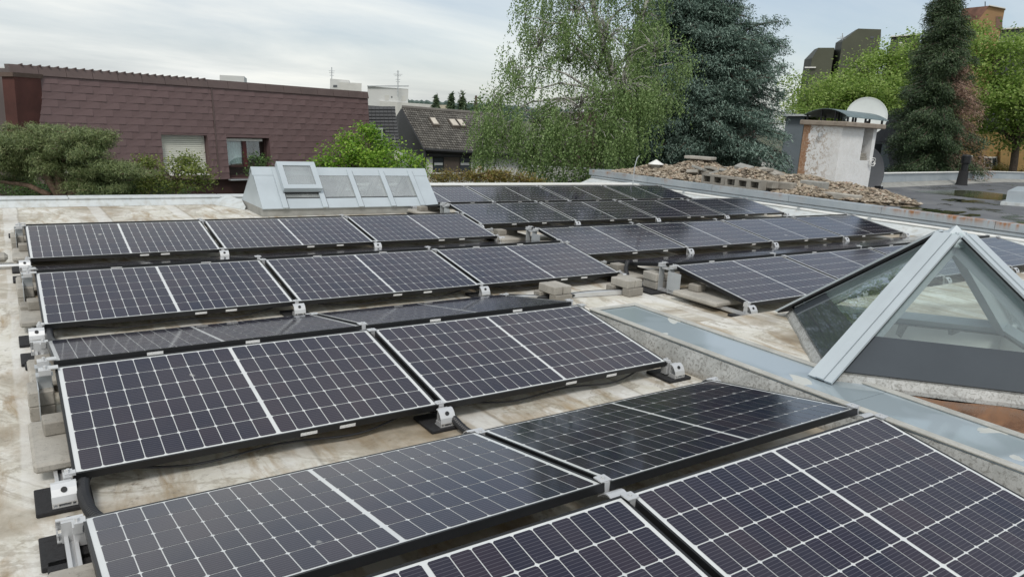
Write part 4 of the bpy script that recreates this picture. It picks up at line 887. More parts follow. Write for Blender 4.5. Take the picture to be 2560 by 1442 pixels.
for r in range(3):
    dy = r*PITCHY; x = RX[r]-5.6481; nm = SR[r]; zr = ZR+.051
    ballast('paving_slab', (5.46+x, 4.50+dy, zr), (5.98+x, 5.06+dy, zr+.05), f'slab under the left end of the {nm}', 'slab', G2, 'slab', .01, .015)
    ballast('ballast_block', (5.62+x, 4.88+dy, zr+.051), (5.75+x, 5.0+dy, zr+.121), f'single block on slab under left end of the {nm}', 'block', G2, 'block', .1)
    ballast('paving_slab', (5.44+x, 5.70+dy, zr), (5.98+x, 6.28+dy, zr+.05), f'slab behind the ridge at left end of the {nm}', 'slab', G2, 'slab', -.01, .015)
    ballast('ballast_block', (5.52+x, 5.95+dy, zr+.051), (5.66+x, 6.08+dy, zr+.125), f'near block on slab behind the ridge, {nm}', 'block', G2, 'block')
    ballast('ballast_block', (5.67+x, 5.98+dy, zr+.051), (5.86+x, 6.10+dy, zr+.122), f'farther block on slab behind the ridge, {nm}', 'block', G2, 'block')
    if r == 0:
        for k, (xa, xb, z_) in enumerate(((5.54, 5.715, 0), (5.725, 5.88, 0), (5.53, 5.72, 1), (5.73, 5.88, 1))):
            ballast('ballast_block', (xa, 5.36, ZR+.026+z_*.086), (xb, 5.56, ZR+.108+z_*.086), ['lower left', 'lower right', 'upper left', 'upper right'][k]+' block of the four stacked at the ridge beside the pyramid row', 'block', G2, ['slab', 'block', 'slab', 'block'][k], random.uniform(-.03, .03))
        mb = MB(); mb.bevbox((5.40, 5.28, ZR+.002), (5.86, 5.66, ZR+.022), .004); tag(mb.build('rubber_pad', M['rubber']), 'long black rubber pad under the four stacked blocks', 'rubber pad')
G3 = 'loose blocks clamping the black conduit'
def stack(cx, cy, rot, w):
    c, s = math.cos(rot), math.sin(rot)
    def b(dx, dy, dz, L_, B_, lab, mat, rr=0):
        ballast('ballast_block', (cx+dx*c-dy*s-L_/2, cy+dx*s+dy*c-B_/2, ZR+dz), (cx+dx*c-dy*s+L_/2, cy+dx*s+dy*c+B_/2, ZR+dz+.078), f'{lab} of the block stack {w}', 'block', G3, mat, rot+rr)
    b(.0, -.095, .002, .21, .10, 'front lower block', 'block'); b(-.06, .10, .002, .16, .10, 'rear lower block', 'block')
    b(-.055, 0, .081, .105, .24, 'left upper block', 'slab'); b(.055, .0, .081, .105, .24, 'right upper block', 'slab', .03)
stack(4.31, 5.49, .05, 'behind the second row, nearer the camera'); stack(5.20, 5.45, .08, 'near the pyramid row, farther right')

def hose(name, pts, rad, mat, label, cat, ribs=False):
    n = len(pts); P_ = []
    V = [Vector(p) for p in pts]
    for i in range(n-1):
        a, b, c, d = V[max(i-1, 0)], V[i], V[i+1], V[min(i+2, n-1)]
        for k in range(10):
            t = k/10; P_.append(.5*((2*b)+(c-a)*t+(2*a-5*b+4*c-d)*t*t+(3*b-a-3*c+d)*t**3))
    P_.append(V[-1]); 
    if ribs:
        Q = []; rr = []
        for i in range(len(P_)-1):
            m_ = max(2, int((P_[i+1]-P_[i]).length/.006))
            for k in range(m_): Q.append(P_[i].lerp(P_[i+1], k/m_)); rr.append(rad*(1.0 if len(rr) % 2 else .88))
        P_, rad = Q, rr
    mb = MB(); mb.tube(P_, rad, 10); mb.smooth = not ribs; return tag(mb.build(name, M[mat]), label, cat)
hose('conduit_hose', [(.26, 3.62, -.06), (.20, 3.47, -.05), (.178, 3.36, -.045), (.175, 3.24, -.055), (.195, 3.10, -.06), (.25, 2.96, -.05)], .026, 'hose', 'thick black corrugated hose at the left end between second and nearest rows', 'hose', True)
hose('conduit_hose', [(1.88, 3.55, -.07), (1.93, 3.42, -.05), (1.955, 3.33, -.06), (1.975, 3.20, -.095), (2.02, 3.08, -.098), (2.10, 2.9, -.098)], .023, 'hose', 'black corrugated hose dropping from the middle foot of the second row', 'hose', True)
hose('conduit_hose', [(.26, 6.1, -.07), (.19, 5.93, -.05), (.178, 5.80, -.05), (.18, 5.66, -.06), (.22, 5.5, -.06)], .026, 'hose', 'black hose at the left end between third and second facing rows', 'hose')
hose('conduit_hose', [(3.9, 5.72, -.098), (4.3, 5.50, -.094), (4.75, 5.52, -.096), (5.2, 5.46, -.094), (5.35, 5.50, -.09), (5.50, 5.72, -.07), (5.56, 5.85, .02), (5.62, 5.9, .10)], .024, 'hose', 'black conduit running between the block stacks to the right block', 'conduit')
mb = MB(); mb.obox((3.8, 5.62, ZR+.045), (5.36, 5.40, ZR+.045), .06, .04); tag(mb.build('cable_tray', M['alu']), 'pale aluminium cable channel beside the black conduit', 'cable channel')
hose('red_cable', [at(835, 1450, 3.05), at(872, 1432, 3.1), at(912, 1413, 3.18), at(930, 1411, 3.3)], .005, 'redc' if 'redc' in M else M.setdefault('redc', plain('red_cable', (0.45, 0.02, 0.02), .4)) and 'redc', 'thin red cable in the dark gap between the two nearest rows', 'cable')
for k, (a, b, c, lab) in enumerate((((2.02, 2.05, .07), (2.10, 2.0, .06), (2.2, 1.99, .09), 'short black cable loop at the ridge beside the middle clamp'), ((3.45, 2.02, .05), (3.58, 1.99, .10), (3.68, 1.96, .08), 'thin black cable at the right end of the nearest ridge'))):
    hose('black_cable', [a, b, c], .006, 'hose', lab, 'cable')
for r in (1, 2):
    for c in range(LROWS[r][1]):
        x = LX+c*(PL+GX); y = LY+r*PITCHY
        hose('black_cable', [(x+.2, y+.10, -.06), (x+.5, y+.04, -.085), (x+.9, y+.05, -.07), (x+1.3, y+.03, -.088), (x+1.6, y+.1, -.06)], .006, 'hose', f'sagging black cable under the {FIRSTS[LROWS[r][1]][c]} panel of the {SL[r]}', 'cable')

# ================================================================== BUILDINGS BEYOND THE ROOF
HF = np.array([FWD[0], FWD[1], 0]); HF /= np.linalg.norm(HF); HR = np.array([HF[1], -HF[0], 0])
class Facade:
    """vertical plane seen in the photograph: reference pixel, distance, turn about the vertical"""
    def __init__(s, px, py, dep, ang=0.0):
        s.p0 = at(px, py, dep); c, sn = math.cos(R(ang)), math.sin(R(ang)); s.n = -HF*c + HR*sn
        s.t = np.array([-s.n[1], s.n[0], 0]); s.t = s.t if s.t@HR > 0 else -s.t
    def p(s, px, py, off=0.0): return onplane(px, py, s.p0+s.n*0, s.n) + s.n*off
    def q(s, px, py, back=0.0): return onplane(px, py, s.p0-s.n*back, s.n)
    def prism(s, poly, thick, off=0.0):
        mb = MB(); mb.prism([s.p(x, y, off) for x, y in poly], -s.n*thick); return mb
    def down(s, poly, thick, off=0.0):
        """polygon whose last two points are dropped to the ground"""
        pts = [s.p(x, y, off) for x, y in poly]; pts[-1] = np.array([*pts[-1][:2], ZG]); pts[-2] = np.array([*pts[-2][:2], ZG]); pts[-1][:2] = pts[0][:2]; pts[-2][:2] = pts[-3][:2]
        mb = MB(); mb.prism(pts, -s.n*thick); return mb
    def rect(s, x0, y0, x1, y1, thick, off): return s.prism([(x0, y0), (x1, y0), (x1, y1), (x0, y1)], thick, off)

def shingle_mat(name, col, var=0.16):
    t = NT(name); oi = t.node('ShaderNodeObjectInfo').outputs['Random']; v = t.coord('World')
    n = t.math('ADD', t.math('MULTIPLY', oi, 0.4), t.math('MULTIPLY', t.noise(v, 0.8, 5, 0.6), 0.6))
    c = t.ramp(n, [(0.25, tuple(x*(1-var) for x in col)), (0.75, tuple(x*(1+var) for x in col))])
    c = t.mix(t.ramp(t.noise(t.coord('World', (6, 6, 1)), 2, 5), [(0.58, 0), (0.75, .25)]), c, tuple(x*.55+.02 for x in col))
    t.set(col=c, rough=0.55); return t.m

def maroon_house():
    T0 = np.array([0.477, 22.278, 2.024]); e = np.array([10.134, 2.633, 0.]); Ln = np.linalg.norm(e); e /= Ln; no = np.array([e[1], -e[0], 0.])
    SLP = 0.12; nrm = no + np.array([0, 0, SLP]); nrm /= np.linalg.norm(nrm)
    P3 = lambda s, v, off=0.0: T0 + e*s + no*(SLP*v) - np.array([0, 0, v]) + nrm*off
    th = thing('mansard_house', P3(5.2, 5.0), 'long maroon shingled mansard house beyond the roof edge', 'house')
    ms = shingle_mat('maroon_shingle', (0.132, 0.084, 0.084), .08); md = plain('maroon_trim', (0.105, 0.075, 0.07), .5, 0, .15, 2); db = plain('dark_brown_wall', (0.045, 0.022, 0.020), .7, 0, .2, 1.5)
    wins = [(0.01, 1.03, 1.41, 2.5), (3.32, 4.66, 1.49, 2.62), (5.24, 6.66, 1.53, 2.73)]
    V1 = 2.74
    # core: wall cells around the openings
    mb = MB(); ss = sorted({-.12, Ln+.12}|{w[0] for w in wins}|{w[1] for w in wins}); vv = sorted({0.0, V1}|{w[2] for w in wins}|{w[3] for w in wins})
    for a, b in zip(ss, ss[1:]):
        for c, d in zip(vv, vv[1:]):
            if any(w[0] <= a and b <= w[1] and w[2] <= c and d <= w[3] for w in wins): continue
            mb.quad(P3(a, d), P3(b, d), P3(b, c), P3(a, c))
    for w in wins:   # reveals
        a, b, c, d = w; back = -no*0.32
        for p, q in ((P3(a, c), P3(b, c)), (P3(b, c), P3(b, d)), (P3(b, d), P3(a, d)), (P3(a, d), P3(a, c))): mb.quad(p, q, q+back, p+back)
    mb.build('wall', ms, th)
    mb = MB(); A, B = P3(-.12, V1), P3(Ln+.12, V1); dn = np.array([0, 0, -3]); mb.prism([A-no*.12, B-no*.12, B-no*.12+[0, 0, ZG-B[2]], A-no*.12+[0, 0, ZG-A[2]]], -no*8); mb.build('lower_wall', db, th)
    mb = MB(); A, B = P3(-.1, 0), P3(Ln+.1, 0); mb.prism([A-no*.3, B-no*.3, B-no*8, A-no*8], (0, 0, -2.7)); mb.build('roof', md, th)
    # shingles
    rows = 14; rh = (V1-.10)/rows; tw = 0.49; pieces = []
    for r in range(rows):
        v0 = .10+r*rh; v1 = v0+rh; s = -.1-(tw*.37*r) % tw
        while s < Ln+.1:
            a, b = max(s+.0012, -.1), min(s+tw-.0012, Ln+.1); s += tw
            if b-a < .03: continue
            if a < 4.905 < b: cuts = [(a, 4.895), (4.915, b)]
            else: cuts = [(a, b)]
            for w in wins:
                if v1 > w[2]+.02 and v0 < w[3]-.02:
                    nc = []
                    for (p, q) in cuts:
                        if q <= w[0] or p >= w[1]: nc.append((p, q))
                        else:
                            if p < w[0]-.02: nc.append((p, w[0]))
                            if q > w[1]+.02: nc.append((w[1], q))
                    cuts = nc
            for (p, q) in cuts:
                if q-p > .03: pieces.append((p, q, v0, v1))
    def vis(pc):
        x, y = 0.5*(pc[0]+pc[1]), .5*(pc[2]+pc[3])
        hid = (x < 3.0 and y > 1.55) or (x > 9.2 and y > 1.5) or (3.2 < x < 4.8 and y > 2.1)
        return (hid, x*0.6+abs(y-1.2)*.2)
    pieces.sort(key=vis)
    def sh(mb, pc):
        a, b, c, d = pc; o1, o2, o3 = 0.004, random.uniform(.004, .007), random.uniform(.016, .026); w = random.uniform(-.003, .003)
        mb.add([P3(a, d+w+.012, o2), P3(b, d-w+.012, o3), P3(b, c, o1), P3(a, c, o1), P3(a, d+w+.012, .001), P3(b, d-w+.012, .001), P3(b, c, .001), P3(a, c, .001)], [(0, 1, 2, 3), (4, 5, 1, 0), (5, 6, 2, 1), (7, 4, 0, 3)])
    for pc in pieces[:300]: mb = MB(); sh(mb, pc); mb.build('shingle', ms, th)
    mb = MB()
    for pc in pieces[300:]: sh(mb, pc)
    kind(mb.build('shingles', ms, th), 'stuff')
    mb = MB(); mb.obox(P3(4.905, .05, .03), P3(4.905, V1, .03), .035, .02, up=nrm); mb.build('joint_strip', md, th)
    # top fascia pieces and wavy roof edge
    s = -.15
    while s < Ln+.1:
        b = min(s+.62, Ln+.14); mb = MB(); mb.prism([P3(s+.004, -.10, .0), P3(b-.004, -.10, .0), P3(b-.004, .13, .045), P3(s+.004, .13, .045)], -no*.35); mb.build('fascia', md, th); s = b
    for k in range(24):
        s = .12+k*.2; mb = MB(); mb.tube([P3(s, -.108, .06), P3(s, -.14, -1.2)], .022, 6); mb.build('roof_tile', md, th)
    # windows
    def window(w, mode):
        a, b, c, d = w; fr = None; back = 0.26
        q = lambda s, v, o: P3(s, v) - no*(back-o)
        fr = MB(); f = .07
        for (x0, x1, y0, y1) in ((a, b, c, c+f), (a, b, d-f, d), (a, a+f, c+f, d-f), (b-f, b, c+f, d-f)): fr.prism([q(x0, y0, .05), q(x1, y0, .05), q(x1, y1, .05), q(x0, y1, .05)], -no*.06)
        wn = fr.build('window', db if mode == 2 else M['whitepaint'], th)
        if mode != 2:
            n = 20; mb = MB(); hs = (d-c-.06)/n; dd = d if mode == 1 else d
            for k in range(n): y0 = c+.06+k*hs; mb.prism([q(a+.02, y0+.004, .07), q(b-.02, y0+.004, .07), q(b-.02, y0+hs-.004, .085), q(a+.02, y0+hs-.004, .085)], -no*.015)
            mb.build('roller_shutter', plain('shutter_cream', (0.60, 0.61, 0.54), .55, 0, .05, 3), wn)
            mb = MB(); mb.prism([q(a, d-.03, .2), q(b, d-.03, .2), q(b, d+.02, .2), q(a, d+.02, .2)], -no*.1); mb.build('window_sill', M['whitepaint'], wn)
        else:
            for (x0, x1) in ((a+f, a+.62), (a+.72, b-.22)):
                mb = MB(); mb.prism([q(x0, c+f+.05, .02), q(x1, c+f+.05, .02), q(x1, d-.36, .02), q(x0, d-.36, .02)], -no*.01); mb.build('pane', M['glass'], wn)
            mb = MB(); n = 14
            for k in range(n): x0 = a+.08+k*.038; mb.prism([q(x0, c+.15, -.06-.012*(k % 2)), q(x0+.038, c+.15, -.06-.012*((k+1) % 2)), q(x0+.038, d-.4, -.06-.012*((k+1) % 2)), q(x0, d-.4, -.06-.012*(k % 2))], -no*.003)
            mb.build('curtain', plain('net_curtain', (0.42, 0.50, 0.52), .8), wn)
            mb = MB(); mb.prism([q(a, c, -.5), q(b, c, -.5), q(b, d, -.5), q(a, d, -.5)], -no*.02); mb.build('dark_room', plain('dark_room', (0.03, 0.035, 0.04), .7), wn)
            mb = MB(); mb.prism([q(a+.62, c+.05, .06), q(a+.74, c+.05, .06), q(a+.74, d-.32, .06), q(a+.62, d-.32, .06)], -no*.06); mb.build('mullion', plain('maroon_mullion', (0.07, 0.015, 0.015), .45), wn)
            mb = MB(); mb.prism([q(a+.06, c+.04, .1), q(b-.15, c+.04, .1), q(b-.15, c+.11, .1), q(a+.06, c+.11, .1)], -no*.06); mb.build('blind_box', M['whitepaint'], wn)
            mb = MB(); mb.prism([q(a, d-.36, .03), q(b, d-.36, .03), q(b, d-.31, .03), q(a, d-.31, .03)], -no*.06); mb.build('lower_rail', db, wn)
    window(wins[0], 0); window(wins[1], 1); window(wins[2], 2)
    mb = MB(); mb.obox(P3(5.2, 2.76, .05), P3(6.72, 2.76, .05), .16, .03); mb.build('window_sill', M['alu_dull'], th)
    # party wall at the left end
    f = Facade(25, 190, 17.6, -10); pw = thing('party_wall', f.p(25, 400), 'rusty maroon party wall at the left end of the mansard house', 'wall')
    f.down([(4, 186), (34, 186), (44, 330), (10, 330)], .8).build('wall', plain('rusty_maroon', (0.085, 0.032, 0.026), .7, 0, .4, 1.2), pw)
    f.prism([(0, 181), (36, 181), (36, 192), (0, 192)], .9, .05).build('coping', plain('brown_coping', (0.12, 0.085, 0.07), .7), pw)
    f = Facade(-10, 220, 19.5, -10); sl = thing('slate_house', f.p(-20, 400), 'blue grey slate wall at the left photo edge behind the party wall', 'house')
    f.down([(-140, 205), (12, 208), (12, 360), (-140, 360)], 4).build('wall', shingle_mat('blue_slate', (0.085, 0.10, 0.135)), sl)
maroon_house()

def far_buildings():
    wht = M['greywall']; wh2 = plain('far_white_render', (0.60, 0.61, 0.60), .8, 0, .05, .3); dk = plain('far_dark_opening', (0.10, 0.11, 0.12), .5)
    def block(px, py, dep, ang, polys, mats_, label, cat='building', name='apartment_block', thick=10):
        f = Facade(px, py, dep, ang); q = f.p(px, py); th = thing(name, (q[0], q[1], ZG), label, cat)
        for i, (pl, m_) in enumerate(zip(polys, mats_)): f.down(pl, thick+i*.4, i*.35).build('wall', m_, th)
        return f, th
    f, th = block(960, 240, 78, 9, [[(919, 216), (1021, 223), (1021, 300), (919, 300)], [(950, 253), (1088, 262), (1088, 300), (950, 300)]], [wh2, wht], 'white flat roofed block with antenna right of the maroon house')
    for (x0, y0, x1, y1) in ((962, 238, 972, 251), (1004, 240, 1014, 253)): f.rect(x0, y0, x1, y1, .3, .03).build('door', M['greywall'], th)
    f.rect(978, 241, 981, 245, .3, .03).build('window', dk, th); f.rect(918, 214.5, 1022, 217, .5, .2).build('roof_edge', M['alu_dull'], th)
    f.rect(1088, 263, 1118, 275, 3, .4).build('stair_box', plain('cream_render', (0.50, 0.46, 0.36), .8), th)
    f, th = block(850, 215, 84, 12, [[(825, 197), (873, 201), (873, 260), (825, 260)], [(849, 206), (904, 209), (904, 260), (849, 260)]], [wh2, wht], 'pale roof house with small dark window and antenna above maroon roof')
    f.rect(833, 213, 843, 219, .3, .03).build('window', dk, th)
    f, th = block(580, 198, 90, 18, [[(549, 188), (610, 191), (610, 240), (549, 240)]], [wh2], 'plain pale roof box peeking over the middle of the maroon roof')
    f, th = block(10, 175, 60, 25, [[(-60, 166), (14, 168), (14, 240), (-60, 240)], [(-60, 172), (30, 176), (30, 240), (-60, 240)]], [wh2, wht], 'pale building behind the left end of the maroon roof')
    # TV antennas
    def antenna(px, y0, y1, dep, bars, label):
        f = Facade(px, y1, dep, 0); th = thing('tv_antenna', f.p(px, y1), label, 'antenna')
        mb = MB(); mb.tube([f.p(px, y1+6, .3), f.p(px, y0, .3)], .05, 6); mb.build('mast', M['alu_dull'], th)
        for (yy, h_) in bars: mb = MB(); mb.tube([f.p(px-h_, yy, .3), f.p(px+h_, yy+h_*.06, .3)], .032, 5); mb.build('crossbar', M['alu_dull'], th)
    antenna(831, 169, 199, 84, [(178, 7), (183, 6), (189, 5)], 'tall thin TV antenna on the pale roof house'); antenna(996, 177, 236, 77, [(180, 3), (186, 11), (190, 8), (199, 6), (205, 5)], 'branched TV antenna on the white flat block')
    antenna(2103, 85, 100, 72, [(97, 14), (94, 6)], 'low wide TV antenna beside the olive stair towers')
    # slate mansard between the maroon house and the tiled house
    f = Facade(960, 300, 27.5, 11); th = thing('slate_house', f.p(960, 420), 'anthracite tiled mansard with small window right of maroon house', 'house')
    an = shingle_mat('anthracite_tile', (0.045, 0.05, 0.058)); f.down([(918, 264), (988, 268), (1003, 380), (922, 380)], 5).build('wall', an, th)
    for r in range(13):
        y0 = 266+r*8.2; mb = MB(); xl, xr = 918+4*(y0-264)/116, 988+15*(y0-268)/112; n = 7
        for k in range(n):
            a, b = xl+(xr-xl)*k/n, xl+(xr-xl)*(k+1)/n
            if 928 < (a+b)/2 < 960 and 316 < y0 < 352: continue
            t_ = MB(); t_.prism([f.p(a+.3, y0, .02), f.p(b-.3, y0+.2, .02), f.p(b-.3, y0+8.1, .06), f.p(a+.3, y0+7.9, .06)], -f.n*.03); t_.build('tile', an, th)
    w = f.rect(928, 320, 957, 350, .12, .09).build('window', M['alu_dull'], th); f.rect(932, 325, 953, 346, .02, .11).build('pane', M['winglass'], w)
    # tiled house with roof windows
    f = Facade(1063, 372, 31, 19); q = f.p(1090, 440); th = thing('tiled_house', (q[0], q[1], ZG), 'white house with grey tiled roof and three roof windows', 'house')
    eL, eR = f.p(1060, 373), f.p(1330, 390); back = -f.n*3.6
    rL = onplane(1004, 272, eL+back, f.n); rR = rL+(eR-eL)*1.0; rR[2] = rL[2]
    rL = np.array(rL); 
    N_ = np.cross(eR-eL, rL-eL); N_ /= np.linalg.norm(N_); N_ = N_ if N_[2] > 0 else -N_
    tm = NT('weathered_grey_tile'); rp = tm.node('ShaderNodeNewGeometry').outputs['Random Per Island']; v = tm.coord('World')
    c = tm.ramp(tm.math('ADD', tm.math('MULTIPLY', rp, .5), tm.math('MULTIPLY', tm.noise(v, 1.3, 5), .5)), [(.2, (.085, .08, .072)), (.5, (.13, .122, .11)), (.8, (.20, .19, .17))]); tm.set(col=c, rough=.8)
    mb = MB(); mb.prism([eL, eR, rR, rL], -N_*.12); mb.build('roof', tm.m, th)
    rows, cols = 17, 44; mb = MB(); B = lambda u, v, o=0.: eL+(eR-eL)*u+(rL-eL)*v+N_*o
    for r in range(rows):
        for k in range(cols):
            u0, u1 = (k+.04)/cols, (k+.96)/cols; v0, v1 = r/rows, (r+1.1)/rows; z = random.uniform(.0, .012)
            mb.add([B(u0, v0, .05+z), B((u0+u1)/2, v0, .085+z), B(u1, v0, .05+z), B(u1, v1, .015), B((u0+u1)/2, v1, .045), B(u0, v1, .015), B(u0, v0, .004), B(u1, v0, .004)], [(0, 1, 4, 5), (1, 2, 3, 4), (6, 7, 2, 1, 0)])
    kind(mb.build('tiles', tm.m, th), 'stuff')
    for i in range(22):
        u = i/22; mb = MB(); mb.tube([B(u+.002, 1.0, .06), B(u+.047, 1.0, .06)], .10, 8); mb.build('ridge_tile', tm.m, th)
    def proj_uv(px, py):
        X = onplane(px, py, eL, N_); d = X-eL; A = np.stack([eR-eL, rL-eL], 1); return np.linalg.lstsq(A, d, rcond=None)[0]
    for pl in ([(1071, 301), (1086, 301.5), (1099, 321), (1083, 320.5)], [(1118, 304.5), (1135, 305), (1149, 324), (1131, 323.5)], [(1138, 305), (1153, 305.5), (1165, 324.5), (1152, 324)]):
        uv = [proj_uv(*p) for p in pl]; mb = MB(); mb.prism([B(*w, .16) for w in uv], -N_*.14); wn = mb.build('roof_window', plain('window_brown', (.14, .12, .10), .5) if 'wb' not in M else M['wb'], th)
        cu = sum(uv)/4; mb = MB(); mb.prism([B(*(cu+(w-cu)*.78), .172) for w in uv], -N_*.01); mb.build('pane', plain('blind_glass', (.55, .50, .42), .15), wn)
    # walls
    mb = MB(); a = eL-f.n*.25+f.t*.15; b = eR-f.n*.25; mb.prism([a-[0, 0, .1], b-[0, 0, .1], np.array([b[0], b[1], ZG]), np.array([a[0], a[1], ZG])], -f.n*6.3); mb.build('wall', M['white'], th)
    bT = onplane(991, 293, eL-f.n*5.0, f.n); o_ = -f.t*.03
    mb = MB(); low = lambda p: np.array([p[0], p[1], eL[2]-.35])
    mb.prism([eL+f.n*.05+o_, rL+o_, bT+o_, low(bT)+o_, low(eL)+f.n*.05+o_], f.t*.12); mb.build('gable_cladding', plain('dark_gable', (.045, .047, .052), .6), th)
    mb = MB(); mb.prism([rL, rR, rR+(bT-rL), bT], -N_*.1); mb.build('roof', tm.m, th)
    f.rect(1066, 380, 1330, 393, .3, -.1).build('eave_board', plain('dark_gable2', (.035, .036, .04), .6), th)
    mb = MB(); mb.tube([f.p(1062, 375, .1), f.p(1330, 391.5, .1)], .07, 8); mb.build('gutter', M['frame'], th); mb = MB(); mb.tube([f.p(1066, 378, .05), f.p(1063, 384, -.18), f.p(1063, 470, -.18)], .05, 8); mb.build('downpipe', M['frame'], th)
    w = f.rect(1085, 393, 1180, 432, .1, -.2).build('window', M['frame'], th)
    f.rect(1087, 396, 1110, 430, .02, -.18).build('pane', M['winglass'], w); f.rect(1153, 396, 1177, 430, .02, -.18).build('pane', M['winglass'], w); f.rect(1112, 394, 1151, 431, .06, -.15).build('shutter_panel', plain('brown_shutter', (.085, .07, .06), .6), w)
    for x0, x1 in ((1088, 1109), (1154, 1176)): f.rect(x0, 408, x1, 414, .02, -.155).build('rail', M['alu_dull'], w)
    f.rect(1083, 432.5, 1184, 436, .25, -.05).build('window_sill', M['white'], w)
    # white garden wall behind the birch
    f = Facade(1400, 440, 27, -8); th = thing('garden_wall', f.p(1400, 480), 'white rendered wall behind the foot of the birch', 'wall'); f.down([(1325, 415), (1372, 417), (1600, 428), (1620, 500), (1325, 500)], .4).build('wall', M['white'], th)
    # maroon house behind cedar
    f = Facade(1560, 330, 37, 8); th = thing('mansard_house', f.p(1560, 440), 'second maroon shingled house half hidden between birch and cedar', 'house')
    m2 = shingle_mat('maroon_shingle_far', (0.095, 0.06, 0.058)); f.down([(1440, 282), (1690, 270), (1900, 262), (1900, 430), (1440, 430)], 6).build('wall', m2, th)
    for r in range(10):
        for k in range(15):
            y0 = 285+r*13-k*1.2; x0 = 1452+k*16+(8 if r % 2 else 0); mb = f.prism([(x0, y0), (x0+15.4, y0-.9), (x0+15.4, y0+12.6), (x0, y0+13)], .03, .03); mb.build('shingle', m2, th)
    f.rect(1800, 380, 1900, 432, .2, .05).build('wall_panel', M['white'], th)
    for x0 in (1815, 1860): f.rect(x0, 388, x0+26, 428, .1, .08).build('window', M['winglass'], th)
    # orange building behind birch
    f, th = block(1600, 240, 75, 0, [[(1570, 226), (1622, 222), (1622, 330), (1570, 330)]], [plain('orange_render', (.62, .33, .10), .8)], 'small orange rendered building glimpsed between birch and cedar')
    f.rect(1586, 218, 1606, 226, 2, .2).build('chimney', M['greywall'], th)
    # grey-blue house left of the chimney and slate house right of it
    gb = plain('grey_blue_wall', (.15, .18, .205), .6, 0, .1, 1); f = Facade(1990, 350, 33, -21); th = thing('grey_house', f.p(1990, 440), 'blue grey wall with thin flat roof left of the white chimney', 'house')
    f.down([(1966, 292), (2012, 292), (2012, 450), (1966, 450)], 5).build('wall', gb, th); f.prism([(1958, 285), (2050, 287), (2050, 291), (1958, 291)], 5.5, .3).build('roof', M['alu_dull'], th)
    f.rect(1900, 395, 1962, 436, 2, -.5).build('wall_panel', M['white'], th); f.rect(1935, 398, 1958, 434, .1, -.45).build('window', M['winglass'], th)
    f = Facade(2220, 340, 31, -12); th = thing('slate_house', f.p(2220, 445), 'dark grey slate mansard right of the chimney with slanting opening', 'house'); sg = shingle_mat('grey_slate', (.092, .098, .112), .1)
    f.down([(2140, 287), (2300, 287), (2300, 440), (2140, 440)], 6).build('wall', sg, th)
    for r in range(11):
        for k in range(10):
            y0 = 288+r*13.2; x0 = 2140+k*16+(8 if r % 2 else 0)
            if y0 > 350 and x0 < 2222+(y0-360)*.16: continue
            f.prism([(x0, y0), (x0+15.5, y0), (x0+15.5, y0+13), (x0, y0+13)], .03, .03).build('shingle', sg, th)
    f.prism([(2140, 360), (2213, 360), (2228, 436), (2140, 436)], .05, .05).build('opening', plain('painted_dark_opening', (.012, .014, .018), .5), th)  # near-black plate, its colour stands for the shade inside the opening
    f.prism([(2205, 362), (2213, 362), (2228, 436), (2190, 436)], .12, .1).build('reveal', gb, th)
    # ochre boarded house at the right
    f = Facade(2490, 400, 40, -20); th = thing('boarded_house', f.p(2490, 450), 'ochre boarded house with white windows at the right', 'house'); oc = plain('ochre_board', (.33, .215, .085), .65, 0, .14, 1.5)
    f.down([(2395, 330), (2640, 330), (2640, 450), (2395, 450)], 6).build('wall', oc, th)
    for r in range(13):
        y0 = 332+r*8.4; mb = f.prism([(2395, y0), (2640, y0), (2640, y0+8.1), (2395, y0+8.1)], .05, .05); mb.build('board', oc, th)
    for (x0, y0, x1, y1) in ((2459, 392, 2492, 421), (2410, 388, 2432, 412)):
        w = f.rect(x0, y0, x1, y1, .12, .10).build('window', M['whitepaint'], th); xm = x0+(x1-x0)*.6; f.rect(x0+2, y0+3, xm-1, y1-3, .02, .115).build('pane', M['winglass'], w); f.rect(xm+1, y0+3, x1-2, y1-3, .02, .115).build('pane', M['winglass'], w)
    f.prism([(2495, 378), (2525, 376), (2525, 450), (2495, 450)], .5, .55).build('porch_wall', oc, th)
    # stair towers and roofs beyond the trees
    ol = plain('olive_cladding', (.085, .09, .062), .6, 0, .12, .4); ol2 = plain('olive_shingle', (.05, .055, .045), .6, 0, .3, 1.2); och = plain('tower_ochre', (.33, .20, .10), .7, 0, .1, .5); br = plain('brown_shingle', (.17, .085, .06), .7, 0, .35, 1.5)
    f, th = block(2050, 150, 72, -23, [[(2030, 146), (2046, 120), (2086, 120), (2086, 200), (2030, 200)]], [ol], 'lower olive stair tower with sloping corner over the trees', name='stair_tower', thick=6)
    mb = MB(); a, b, c, d = f.p(2030, 146), f.p(2046, 120), f.q(2036, 124, 2), f.q(2011, 150, 2); mb.add([a, b, c, d, np.array([*a[:2], ZG]), np.array([*d[:2], ZG])], [(0, 1, 2, 3), (4, 0, 3, 5)]); mb.build('corner_cladding', ol2, th)
    f.rect(2012, 168, 2040, 171, .4, .2).build('ledge', M['whitepaint'], th)
    f, th = block(2170, 100, 70, -25, [[(2106, 104), (2146, 72), (2203, 74), (2203, 200), (2106, 200)]], [ol], 'higher olive stair tower with sloping corner over the trees', name='stair_tower', thick=6)
    mb = MB(); a, b, c, d = f.p(2106, 104), f.p(2146, 72), f.q(2138, 76, 2), f.q(2089, 108, 2); mb.add([a, b, c, d, np.array([*a[:2], ZG]), np.array([*d[:2], ZG])], [(0, 1, 2, 3), (4, 0, 3, 5)]); mb.build('corner_cladding', ol2, th)
    f.rect(2176, 92, 2186, 97, .3, .03).build('vent', dk, th)
